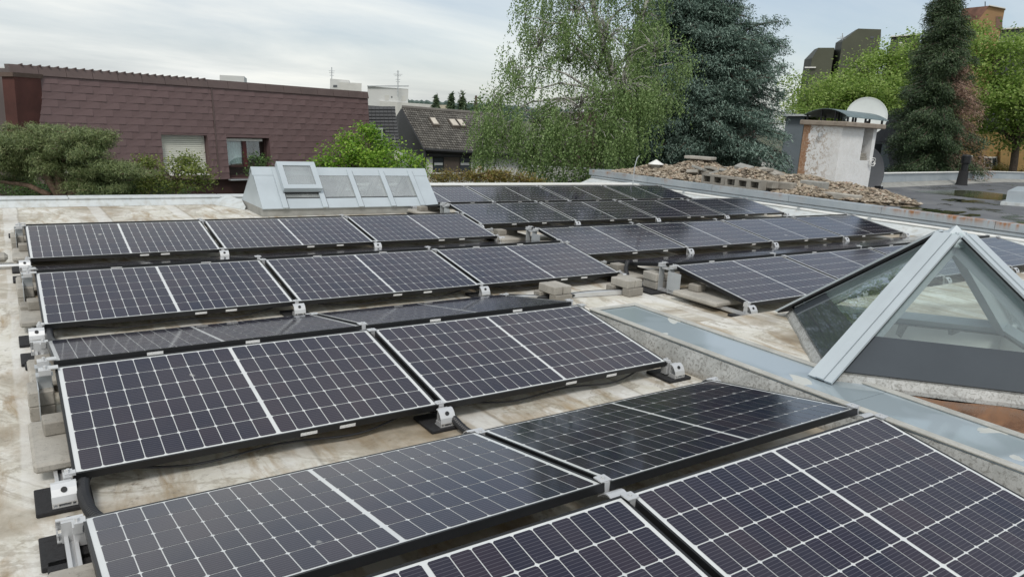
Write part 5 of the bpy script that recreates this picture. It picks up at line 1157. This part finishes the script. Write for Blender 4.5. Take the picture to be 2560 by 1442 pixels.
    f, th = block(2260, 100, 78, -27, [[(2228, 94), (2300, 88), (2300, 200), (2228, 200)]], [plain('dark_flat_block', (.06, .062, .062), .6)], 'dark flat roofed block behind the robinia trees'); f.rect(2247, 106, 2258, 118, .3, .05).build('window', M['whitepaint'], th); f.prism([(2226, 91), (2302, 85), (2302, 88), (2226, 94)], .6, .3).build('roof_edge', M['whitepaint'], th)
    f, th = block(2440, 50, 66, -31, [[(2448, 48), (2474, 15), (2512, 23), (2503, 140), (2448, 140)]], [och], 'ochre stair tower with brown shingled slope at the top right', name='stair_tower', thick=5)
    mb = MB(); a, b, c, d = f.p(2448, 48), f.p(2474, 15), f.q(2404, 22, 1.5), f.q(2398, 46, 1.5); mb.add([a, b, c, d], [(0, 1, 2, 3)]); mb.build('shingle_slope', br, th)
    mb = MB(); mb.add([a, d, np.array([*d[:2], ZG]), np.array([*a[:2], ZG])], [(0, 1, 2, 3)]); mb.build('side_wall', och, th)
    f.rect(2490, 42, 2506, 72, .2, .04).build('door', plain('tower_door', (.20, .12, .09), .6), th); f.prism([(2472, 13), (2514, 21), (2514, 23.5), (2472, 15.5)], 1, .2).build('roof_edge', M['whitepaint'], th)
    mb = MB(); mb.tube([f.p(2463, 20, -1), f.p(2463, 0, -1)], .04, 5); mb.build('rod', M['frame'], th)
    f, th = block(2520, 90, 66, -31, [[(2466, 78), (2700, 62), (2700, 140), (2466, 140)]], [plain('dark_attic', (.06, .065, .07), .5)], 'dark attic storey with white window frames at the right edge'); f.rect(2474, 92, 2500, 104, .2, .04).build('window', M['whitepaint'], th); f.rect(2477, 94, 2497, 103, .1, .07).build('pane', M['winglass'], th); f.prism([(2464, 75), (2702, 59), (2702, 62), (2464, 78)], 1, .3).build('roof_edge', M['whitepaint'], th); f.prism([(2466, 106), (2700, 98), (2700, 101), (2466, 109)], 1, .5).build('ledge', M['whitepaint'], th)
    # wooded hill on the horizon
    t = NT('hazed_hill_green'); v = t.coord('World'); t.set(col=t.ramp(t.noise(v, .03, 6, .7), [(.3, (.05, .085, .075)), (.7, (.085, .125, .105))]), rough=1.0)  # haze blue is put into the forest green itself
    mb = MB(); n = 260; pr = []
    for i in range(n+1):
        px = 700+i*6.0; yy = 246 + max(0, (1010-px))*.03 + (px-1010)*(.10 if px > 1010 else 0) + 6*math.sin(px*.008); p = at(px, yy, 900); p[2] += random.uniform(-2.2, 2.2); pr.append(p)
    vs = []
    for p in pr: q = p-C0; vs += [(p[0], p[1], ZG), tuple(p), (p[0]+q[0]*.3, p[1]+q[1]*.3, p[2]+6), (p[0]+q[0]*.3, p[1]+q[1]*.3, ZG)]
    fs = [(i*4+j, (i+1)*4+j, (i+1)*4+j+1, i*4+j+1) for i in range(n) for j in range(3)]; mb.add(vs, fs); kind(mb.build('hill', t.m), 'structure')
far_buildings()

# ================================================================== TREES AND SHRUBS
def norm(a): return a/np.maximum(np.linalg.norm(a, axis=-1, keepdims=True), 1e-9)
def leaves(name, C, D, L, Wd, mat, parent, bend=0.0, up_bias=0.6):
    """one rhombic leaf per centre C along direction D; sizes L x Wd"""
    n = len(C); D = norm(D); rnd = rng.normal(size=(n, 3)); rnd[:, 2] += up_bias*2; S = norm(np.cross(D, rnd)); L = np.broadcast_to(L, (n,))[:, None]; Wd = np.broadcast_to(Wd, (n,))[:, None]
    a = C-D*L*.5; b = C+S*Wd*.5-D*L*.06; c = C+D*L*.5; d = C-S*Wd*.5-D*L*.06
    V = np.stack([a, b, c, d], 1).reshape(-1, 3) - np.array(parent['_org'])
    me = bpy.data.meshes.new(name); me.vertices.add(4*n); me.vertices.foreach_set('co', V.astype(np.float32).ravel()); me.loops.add(4*n); me.loops.foreach_set('vertex_index', np.arange(4*n, dtype=np.int32))
    me.polygons.add(n); me.polygons.foreach_set('loop_start', np.arange(0, 4*n, 4, dtype=np.int32)); me.polygons.foreach_set('loop_total', np.full(n, 4, dtype=np.int32))
    me.materials.append(mat); me.update(calc_edges=True)
    o = bpy.data.objects.new(name, me); COL.objects.link(o); o.parent = parent; return o
def limb(mb, a, b, r0, r1, sag=0.0, wob=.06, n=6):
    a = np.array(a); b = np.array(b); L_ = np.linalg.norm(b-a); pts = []; rr = []
    for i in range(n+1):
        t = i/n; p = a+(b-a)*t; p = p+np.array([0, 0, -sag*4*t*(1-t)*L_])+(rng.normal(size=3)*wob*L_*.25 if 0 < i < n else 0); pts.append(p); rr.append(r0+(r1-r0)*t)
    mb.tube(pts, rr, 7); return pts
def in_ell(n): return norm(rng.normal(size=(n, 3)))*rng.uniform(0, 1, (n, 1))**(1/2.2)

def birch():
    D = 24.0; base = at(1560, 470, D); base[2] = ZG
    th = thing('birch_tree', base, 'tall weeping birch with hanging light green foliage beyond the roof', 'tree')
    wb = NT('birch_bark'); v = wb.coord('World', (1, 1, .5)); wb.set(col=wb.ramp(wb.noise(v, 5, 5, .7), [(.42, (.05, .045, .04)), (.52, (.42, .41, .38))]), rough=.8)
    mb = MB(); s0 = at(1548, 260, D); top = at(1440, -120, D); tp = limb(mb, base, s0, .26, .17, 0, .02); limb(mb, s0, top, .16, .04, 0, .05); limb(mb, at(1548, 262, D), at(1640, -60, D+.5), .13, .04, -.03, .05)
    # hanging foliage: strand starts inside these clumps (pixel centre, radii, depth offset), then strands fall
    cl = [(1440, 20, 120, 90, 0), (1350, 110, 90, 70, -.6), (1290, 190, 70, 60, -.8), (1245, 265, 50, 60, -.9), (1420, 150, 110, 80, .8), (1520, 90, 110, 100, -.6), (1600, 30, 90, 90, .6), (1640, 130, 80, 80, -.8), (1560, 210, 100, 70, -1.2), (1450, 260, 110, 70, -1.3),
          (1340, 300, 90, 60, -1.2), (1260, 340, 55, 50, -.9), (1640, 230, 60, 60, -.4), (1500, 330, 100, 50, -1.6), (1400, 355, 100, 50, -1.2), (1330, 380, 70, 35, -.6), (1215, 330, 30, 50, -.6), (1555, 340, 60, 50, -1.0), (1370, -40, 80, 60, 0), (1480, -80, 120, 60, 0), (1585, -60, 100, 60, 0), (1310, 60, 35, 45, -.5), (1690, 170, 30, 50, -.2)]
    C = []; Dd = []; ctr = np.array([*at(1480, 150, D)[:2], 0])
    for (px, py, rx, ry, dz) in cl:
        c = at(px, py, D+dz); sx, sz = rx/FOC*D, ry/FOC*D
        a0 = np.array([*tp[-1]]) if py > 200 else at(1548-(260-py)*.28, max(py+70, 20), D)
        if py > -30: limb(mb, a0, c+np.array([0, 0, sz*.3]), .05, .012, -.12, .08)
        k = max(3, int(rx*ry/rng.uniform(300, 400)*(1.9 if py > 180 else 1.25))); P = norm(rng.normal(size=(k, 3)))*rng.uniform(.2, 1, (k, 1))**.5
        st = c + HR*(P[:, :1]*sx) + HF*(P[:, 1:2]*1.2) + np.array([0, 0, 1])*(P[:, 2:]*sz)
        for p0 in st:
            limb(mb, c-np.array([0, 0, .1]), p0+np.array([0, 0, .05]), .014, .005, -.15, .12, 4)
            mean = rng.uniform(.35, 1.15)*(1.2 if py > 200 else .85); out = (p0-ctr)[:2]; out = out/np.linalg.norm(out)
            for _ in range(rng.integers(6, 15)):
                p = p0+rng.normal(size=3)*np.array([.17, .17, .10]); ln = mean*rng.uniform(.5, 1.25); m_ = max(4, int(ln/.045)); drift = rng.normal(size=2)*.09+out*rng.uniform(.02, .2)
                t = np.linspace(0, 1, m_); q = np.stack([p[0]+drift[0]*t**.6, p[1]+drift[1]*t**.6, p[2]-ln*t], -1)+rng.normal(size=(m_, 3))*np.array([.03, .03, .02])
                C.append(q); d = rng.normal(size=(m_, 3))*.55; d[:, 2] -= .9; Dd.append(d)
    C = np.concatenate(C); Dd = np.concatenate(Dd); n = len(C)
    mb.smooth = True; mb.build('trunk', wb.m, th)
    leaves('crown', C, Dd, rng.uniform(.055, .095, n), rng.uniform(.035, .058, n), mat_leaf('birch_leaf', [(0.084, 0.137, 0.049), (0.142, 0.225, 0.073), (0.208, 0.314, 0.109), (0.316, 0.419, 0.182)]), th)
    print('birch', n)
birch()

def cedar():
    D = 27.5; base = at(1725, 470, D); base[2] = ZG
    th = thing('cedar_tree', base, 'large blue green cedar with layered drooping branches right of the birch', 'tree')
    mb = MB(); top = at(1770, -190, D); limb(mb, base, top, .34, .05, 0, .015, 10)
    trunk = lambda py: at(1725+(470-py)*.068, py, D)
    # outline of the tree in the picture: reach of the branches to left and right at each height
    yy = [-150, -60, 0, 50, 100, 150, 200, 260, 320, 370, 410]; rr = [1830, 1865, 1875, 1865, 1935, 1945, 1935, 1980, 1995, 1990, 1950]; ll = [1680, 1630, 1605, 1590, 1580, 1570, 1560, 1545, 1530, 1520, 1560]
    C = []; Dd = []
    for k in range(520):
        py = -150+560*rng.uniform(0, 1)**.72; t0 = trunk(min(py+25, 430)); az = rng.uniform(0, 2*math.pi); ca, sa = math.cos(az), math.sin(az)
        R_ = np.interp(py, yy, rr)-(1725+(470-py)*.068); L_ = (1725+(470-py)*.068)-np.interp(py, yy, ll); reach = (R_ if ca > 0 else L_)/FOC*D
        reach *= rng.uniform(.66, 1.08); dirh = HR*ca + HF*sa*.95; ln = reach*(.55+.45*abs(ca))
        rise = rng.uniform(-.15, .55)-(.35 if py > 300 else 0)
        tip = t0 + dirh*ln + np.array([0, 0, rise*ln]); pts = limb(mb, t0, tip, .07*min(1, ln/3)+.015, .012, rng.uniform(-.20, -.04), .09, 6)
        pts = np.array(pts); m_ = int(112*ln/2.6*rng.uniform(.7, 1.3)); 
        sidev = np.cross(dirh, [0, 0, 1])
        u = rng.uniform(.25, 1.03, m_)**.8; idx = np.clip(u*6, 0, 5.999); i0 = idx.astype(int); f = (idx-i0)[:, None]; P = pts[i0]*(1-f)+pts[i0+1]*f
        wdt = .85*(1.18-u)*min(1, ln/2.2)+.10; s = rng.uniform(-1, 1, m_); tuftc = P + sidev*(s*wdt)[:, None] + np.array([0, 0, 1])*(-.16*s*s*wdt-.05*u)[:, None] + rng.normal(size=(m_, 3))*np.array([.08, .08, .11])
        g = 9; cc = np.repeat(tuftc, g, 0)+rng.normal(size=(m_*g, 3))*np.array([.085, .085, .05]); d = np.repeat(dirh[None]*.7+sidev[None]*(s*.9)[:, None], g, 0)+rng.normal(size=(m_*g, 3))*.55; d[:, 2] -= .30
        C.append(cc); Dd.append(d)
    C = np.concatenate(C); Dd = np.concatenate(Dd); n = len(C); mb.smooth = True
    mb.build('trunk', M['bark'], th)
    leaves('crown', C, Dd, rng.uniform(.09, .17, n), rng.uniform(.026, .042, n), mat_leaf('cedar_needles', [(0.063, 0.104, 0.085), (0.118, 0.182, 0.148), (0.182, 0.268, 0.222), (0.309, 0.406, 0.346)], .15), th, up_bias=1.2)
    print('cedar', n)
cedar()

def broadleaf(name, label, base_px, D, clumps, mat, leaf, dens, bark, trunk_r=.2, sub=.28, spread=1.0, cat='tree', flat_=1.0, part='crown', trunk_px=None, group=None):
    b = at(*base_px, D); b[2] = ZG; th = thing(name, b, label, cat, group); mb = MB(); C = []; Dd = []
    tp = at(*(trunk_px or (base_px[0], base_px[1]-60)), D); limb(mb, b, tp, trunk_r, trunk_r*.7, 0, .03)
    for (px, py, rx, ry, dz) in clumps:
        c = at(px, py, D+dz); sx, sz = rx/FOC*D, ry/FOC*D; sy = (sx+sz)*.5*spread
        limb(mb, tp, c, trunk_r*.45, trunk_r*.10, -.06, .10)
        ns = max(8, int(.85*sx*sz*sy/sub**3)); P = norm(rng.normal(size=(ns, 3)))*rng.uniform(.25, 1, (ns, 1))**.6
        S = c + HR*(P[:, :1]*sx) + HF*(P[:, 1:2]*sy) + np.array([0, 0, 1])*(P[:, 2:]*sz)
        for q in S[::5]: limb(mb, c, q, trunk_r*.10, .008, 0, .12, 4)
        k = int(dens*13*(sub/leaf)**2); cc = np.repeat(S, k, 0)+rng.normal(size=(ns*k, 3))*np.array([sub, sub, sub*.55*flat_]); C.append(cc)
        d = rng.normal(size=(ns*k, 3)); d[:, 2] = d[:, 2]*.5-.25; Dd.append(d)
    C = np.concatenate(C); Dd = np.concatenate(Dd); n = len(C); mb.smooth = True; mb.build('trunk', bark, th)
    leaves(part, C, Dd, rng.uniform(.75, 1.3, n)*leaf, rng.uniform(.45, .8, n)*leaf, mat, th, up_bias=1.0); print(name, n); return th
YG = mat_leaf('yellow_green_leaf', [(0.105, 0.176, 0.041), (0.191, 0.306, 0.063), (0.306, 0.435, 0.101), (0.478, 0.592, 0.204)], .45)
broadleaf('robinia_tree', 'wide yellow green leafy tree behind the chimney and satellite dish', (2170, 440), 36, [(2050, 255, 60, 45, 0), (2105, 225, 60, 40, -1), (2165, 185, 55, 35, 0), (2225, 175, 65, 45, 1), (2100, 275, 100, 40, -1.5), (2200, 240, 100, 55, -1.5), (2280, 200, 70, 65, 0), (2020, 292, 50, 22, -1), (2260, 140, 50, 32, 1), (2305, 140, 50, 50, 1.5), (2015, 262, 26, 40, 0), (2070, 215, 30, 26, .5), (2200, 150, 26, 18, .6), (2105, 200, 40, 30, 0), (2150, 165, 42, 30, .3), (2225, 128, 45, 28, .5), (2290, 110, 40, 30, 1), (2160, 260, 90, 50, -2)], YG, .14, 1.0, M['bark'], .25, .34, trunk_px=(2180, 330))
broadleaf('robinia_tree', 'large yellow green tree at the right photo edge beside the ochre house', (2535, 430), 34, [(2440, 130, 60, 60, 0), (2500, 150, 70, 70, -1), (2570, 130, 70, 60, 0), (2470, 240, 80, 60, -1), (2550, 260, 90, 70, -1.4), (2480, 320, 60, 40, 0), (2560, 350, 70, 45, 0), (2640, 230, 80, 100, 0), (2425, 300, 35, 40, .5), (2430, 85, 40, 30, 1)], YG, .14, 1.0, M['bark'], .22, .34, trunk_px=(2540, 360))
broadleaf('young_tree', 'pale green young tree rising between cedar and yellow green trees', (1985, 440), 38, [(1975, 225, 22, 40, 0), (1960, 280, 25, 40, 0), (2000, 205, 18, 30, 0)], YG, .14, .8, M['bark'], .1, .3)
BG = mat_leaf('bright_green_leaf', [(0.075, 0.165, 0.018), (0.15, 0.3, 0.03), (0.24, 0.42, 0.048), (0.405, 0.555, 0.098)], .4)
broadleaf('maple_tree', 'bright lime green small tree behind the ridge skylight', (920, 500), 19.5, [(850, 395, 55, 28, 0), (800, 410, 22, 14, -.2), (900, 370, 60, 38, 0), (870, 350, 28, 18, .2), (930, 340, 22, 22, 0), (960, 395, 60, 30, -.3), (1015, 405, 40, 24, 0), (1045, 418, 18, 14, 0), (915, 325, 16, 12, 0), (900, 420, 90, 25, .3), (980, 370, 30, 20, .3)], BG, .085, 1.1, M['bark'], .09, .15, trunk_px=(920, 440))
HY = mat_leaf('mixed_hedge_leaf', [(0.098, 0.119, 0.028), (0.196, 0.189, 0.042), (0.308, 0.252, 0.07), (0.224, 0.126, 0.056)], .3)
broadleaf('hedge_shrub', 'low ochre green hedge shrub in front of the tiled house', (1190, 500), 21.5, [(1095, 448, 38, 16, 0), (1160, 446, 45, 18, 0), (1225, 443, 48, 22, 0), (1290, 448, 48, 18, 0), (1335, 456, 36, 12, 0), (1120, 436, 22, 10, .2), (1250, 430, 22, 10, 0)], HY, .06, 1.1, M['bark'], .05, .11, cat='shrub', part='foliage')
DG = mat_leaf('dark_green_leaf', [(0.029, 0.061, 0.019), (0.056, 0.112, 0.032), (0.096, 0.176, 0.048), (0.16, 0.256, 0.072)], .3)
broadleaf('laurel_shrub', 'dark leafy shrub growing up between birch and cedar', (1560, 490), 25, [(1545, 400, 40, 35, 0), (1580, 385, 30, 30, .3), (1520, 440, 50, 30, 0), (1580, 435, 50, 30, 0), (1470, 440, 40, 30, .5), (1420, 455, 40, 18, .5)], DG, .09, 1.1, M['bark'], .07, .2, cat='shrub', part='foliage')
broadleaf('climbing_shrub', 'small dark green shrub against the maroon house window', (648, 470), 20.5, [(648, 400, 22, 16, 0), (655, 420, 26, 14, 0), (640, 435, 22, 12, 0)], DG, .07, 1.1, M['bark'], .04, .12, cat='shrub', part='foliage')
OG = mat_leaf('olive_green_leaf', [(0.056, 0.088, 0.019), (0.12, 0.168, 0.035), (0.208, 0.264, 0.056), (0.32, 0.352, 0.096)], .35)
broadleaf('garden_shrub', 'ragged olive green shrub before the shuttered window', (440, 510), 15.5, [(375, 430, 38, 28, 0), (430, 420, 45, 25, 0), (490, 425, 45, 28, -.2), (400, 460, 70, 25, 0), (500, 455, 32, 18, 0), (470, 400, 20, 14, 0), (370, 408, 14, 12, 0)], OG, .055, 1.0, M['bark'], .04, .12, cat='shrub', part='foliage')
broadleaf('garden_shrub', 'dark evergreen undergrowth shrub below the pine branches', (300, 510), 15.8, [(280, 470, 80, 28, .3), (340, 460, 60, 30, .4), (180, 480, 90, 18, .5), (60, 470, 80, 28, .6), (420, 475, 60, 20, .5)], DG, .05, 1.1, M['bark'], .05, .13, cat='shrub', part='foliage')
broadleaf('garden_shrub', 'yellowish shrubs along the foot of the ochre house', (2450, 450), 37, [(2440, 415, 30, 18, 0), (2500, 425, 30, 14, 0), (2400, 425, 40, 14, -.5), (2540, 430, 40, 12, 0)], HY, .10, 1.0, M['bark'], .05, .2, cat='shrub', part='foliage')
broadleaf('garden_shrub', 'dark shrub row behind the grey parapet right of the chimney', (2320, 450), 34, [(2300, 425, 40, 14, 0), (2350, 420, 40, 18, 0), (2390, 428, 30, 10, 0), (2250, 432, 30, 8, 0)], DG, .09, 1.0, M['bark'], .05, .2, cat='shrub', part='foliage')

def conifer(name, label, base_px, top_px, D, halfw, mat, leafL, nbr, per, bark=None, dead=None, group=None, seedlean=0):
    b = at(*base_px, D); bz = b.copy(); bz[2] = min(ZG, b[2]); th = thing(name, bz, label, 'tree', group); mb = MB(); t_ = at(*top_px, D); limb(mb, bz, t_, .03*abs(t_[2]-bz[2])*.5+.03, .02, 0, .004, 6)
    C = []; Dd = []; Cd = []; Ddd = []
    for k in range(nbr):
        u = rng.uniform(0, 1)**.8; p = t_+(b-t_)*u; az = rng.uniform(0, 2*math.pi); dh = HR*math.cos(az)+HF*math.sin(az); ln = np.interp(u, [0, .15, .5, .8, 1], halfw)*rng.uniform(.35, 1.2)/FOC*D; tip = p+dh*ln+np.array([0, 0, -.35*ln+.1])
        if leafL > .2 and k % 2: pass
        else: mb.tube([p, (p+tip)/2+np.array([0, 0, .05*ln]), tip], [.03, .02, .008], 5)
        m_ = max(4, int(per*ln)); s = rng.uniform(.1, 1.02, m_)[:, None]; q = p+(tip-p)*s; side = np.cross(dh, [0, 0, 1]); w = (1.1-s)*.35*ln+.06
        q = q+side*rng.uniform(-1, 1, (m_, 1))*w+rng.normal(size=(m_, 3))*.07-np.array([0, 0, 1])*np.abs(rng.normal(size=(m_, 1)))*.12; d = dh[None]*.8+rng.normal(size=(m_, 3))*.45; d[:, 2] -= .45
        if dead is not None and dead(p, dh, u): 
            keep = rng.uniform(size=m_) < .45; Cd.append(q[keep]); Ddd.append(d[keep])
        else: C.append(q); Dd.append(d)
    mb.smooth = True; mb.build('trunk', bark or M['bark'], th); C = np.concatenate(C); Dd = np.concatenate(Dd); n = len(C)
    leaves('crown', C, Dd, rng.uniform(.7, 1.3, n)*leafL, rng.uniform(.7, 1.3, n)*leafL*.26, mat, th, up_bias=.6); print(name, n)
    if Cd:
        Cd = np.concatenate(Cd); Ddd = np.concatenate(Ddd); n = len(Cd); o = leaves('dead_foliage', Cd, Ddd, rng.uniform(.7, 1.3, n)*leafL, rng.uniform(.7, 1.3, n)*leafL*.2, mat_leaf('dead_needles', [(0.14, 0.084, 0.056), (0.238, 0.147, 0.105), (0.322, 0.21, 0.154), (0.378, 0.28, 0.224)], .1), th); o['label'] = 'dead brown side of the dark conifer'
DN = mat_leaf('dark_needles', [(0.023, 0.042, 0.023), (0.042, 0.074, 0.036), (0.068, 0.114, 0.049), (0.121, 0.17, 0.082)], .15)
conifer('spruce_tree', 'tall dark narrow conifer with a dead brown side', (2335, 445), (2378, -60), 28, (18, 45, 85, 115, 95), DN, .095, 520, 640, dead=lambda p, dh, u: u > .38 and (dh@HR) > .12 and rng.uniform() < .9)
for i, (bx, tx, ty, by, w, lab) in enumerate(((1092, 1090, 240, 300, 14, 'small far spruce left of three above the tiled roof'), (1129, 1129, 233, 300, 14, 'small far spruce in the middle of three above the tiled roof'), (1159, 1156, 229, 300, 16, 'small far spruce right of three above the tiled roof'))):
    conifer('spruce_tree', lab, (bx, by), (tx, ty), 62, (2, w*.35, w*.7, w, w), DN, .42, 130, 34, group='far spruces above the tiled roof')
broadleaf('far_tree', 'round dark tree beyond the tiled roof beside the birch', (1190, 300), 66, [(1185, 285, 30, 18, 0), (1215, 275, 30, 16, 1)], DG, .3, .8, M['bark'], .15, .6)

def pine():
    D = 14.6; th = thing('pine_tree', np.array([*at(150, 500, D)[:2], ZG]), 'gnarled spreading pine with reddish trunks at the left beyond the roof', 'tree')
    mb = MB(); a = lambda x, y, d=0: at(x, y, D+d)
    g = a(158, 520); g[2] = ZG
    limb(mb, g, a(152, 490), .13, .10, 0, .02)
    for pts, r0, r1 in (([a(156, 492), a(150, 455), a(148, 420), a(155, 395)], .10, .06), ([a(150, 492), a(125, 455), a(112, 420), a(118, 385)], .09, .05), ([a(118, 390), a(100, 365), a(75, 350)], .05, .02), ([a(155, 395), a(175, 370), a(215, 352)], .05, .02), ([a(150, 420), a(130, 380), a(125, 345)], .045, .02), ([a(125, 489), a(75, 465), a(50, 460), a(0, 455)], .06, .03), ([a(165, 470), a(205, 455), a(260, 440), a(310, 425)], .045, .015), ([a(215, 420), a(250, 400), a(285, 398)], .03, .012), ([a(170, 488), a(200, 475), a(205, 460)], .035, .015), ([a(110, 410), a(60, 400), a(20, 395)], .04, .015), ([a(185, 365), a(215, 362), a(235, 368)], .03, .012)):
        mb.tube(pts, [r0+(r1-r0)*i/(len(pts)-1) for i in range(len(pts))], 8)
    pads = [(40, 350, 60, 18, 0), (110, 335, 60, 15, .2), (180, 342, 55, 15, 0), (235, 340, 42, 14, 0), (262, 350, 24, 9, -.1), (20, 380, 60, 22, -.3), (90, 365, 60, 18, -.4), (170, 370, 60, 18, -.3), (215, 380, 40, 18, 0), (20, 415, 60, 24, -.2), (60, 395, 45, 16, 0), (200, 405, 40, 14, .2), (240, 430, 60, 12, -.2), (290, 420, 50, 13, -.1), (320, 435, 40, 10, 0), (180, 445, 40, 8, .3), (30, 450, 50, 14, .3), (-40, 380, 60, 50, 0), (45, 318, 25, 8, .1), (110, 318, 30, 8, .1), (270, 455, 50, 8, .2), (140, 325, 70, 10, -.1), (200, 328, 45, 9, 0), (70, 430, 50, 16, .2), (0, 340, 50, 18, 0), (130, 440, 45, 10, .4)]
    pads = [(p[0], p[1], p[2]*.6, p[3]*.75, p[4]) for p in pads]
    for k in range(70):
        an = rng.uniform(0, 2*math.pi); q = rng.uniform(0, 1)**.5; low = rng.uniform() < .36
        cx, cy, ax, ay = (255, 440, 100, 34) if low else (115, 372, 165, 52)
        pads.append((cx+ax*q*math.cos(an), cy+ay*q*math.sin(an), rng.uniform(12, 34), rng.uniform(5, 13), rng.uniform(-.5, .4)))
    C = []; Dd = []
    for (px, py, rx, ry, dz) in pads:
        c = a(px, py, dz); sx, sz = rx/FOC*D, ry/FOC*D; ns = int(rx*ry*.12)+8; P = norm(rng.normal(size=(ns, 3)))*rng.uniform(0, 1.25, (ns, 1))**.7; S = c+HR*(P[:, :1]*sx)+HF*(P[:, 1:2]*.55)+np.array([0, 0, 1])*(P[:, 2:]*sz)
        for q in S[::9]: mb.tube([c-[0, 0, sz*.7], (c+q)/2-[0, 0, sz*.3], q], [.014, .01, .004], 5)
        k = 34; cc = np.repeat(S, k, 0)+rng.normal(size=(ns*k, 3))*np.array([.06, .06, .035]); d = np.repeat(norm(rng.normal(size=(ns, 3))+np.array([0, 0, .5])+HR*.8), k, 0)+rng.normal(size=(ns*k, 3))*.7; C.append(cc); Dd.append(d)
    C = np.concatenate(C); Dd = np.concatenate(Dd); n = len(C); mb.smooth = True; mb.build('trunk', M['pinebark'], th)
    leaves('crown', C, Dd, rng.uniform(.06, .10, n), rng.uniform(.008, .012, n), mat_leaf('pine_needles', [(0.061, 0.088, 0.038), (0.115, 0.162, 0.061), (0.189, 0.243, 0.088), (0.284, 0.311, 0.149)], .15), th, up_bias=.8); print('pine', n)
pine()

bpy.context.view_layer.update()
print('objects', len(scene.objects), 'tris', sum(sum(len(p.vertices)-2 for p in o.data.polygons) if len(o.data.polygons) < 3000 else len(o.data.polygons)*2 for o in scene.objects if o.type == 'MESH' and o.data.users == 1))
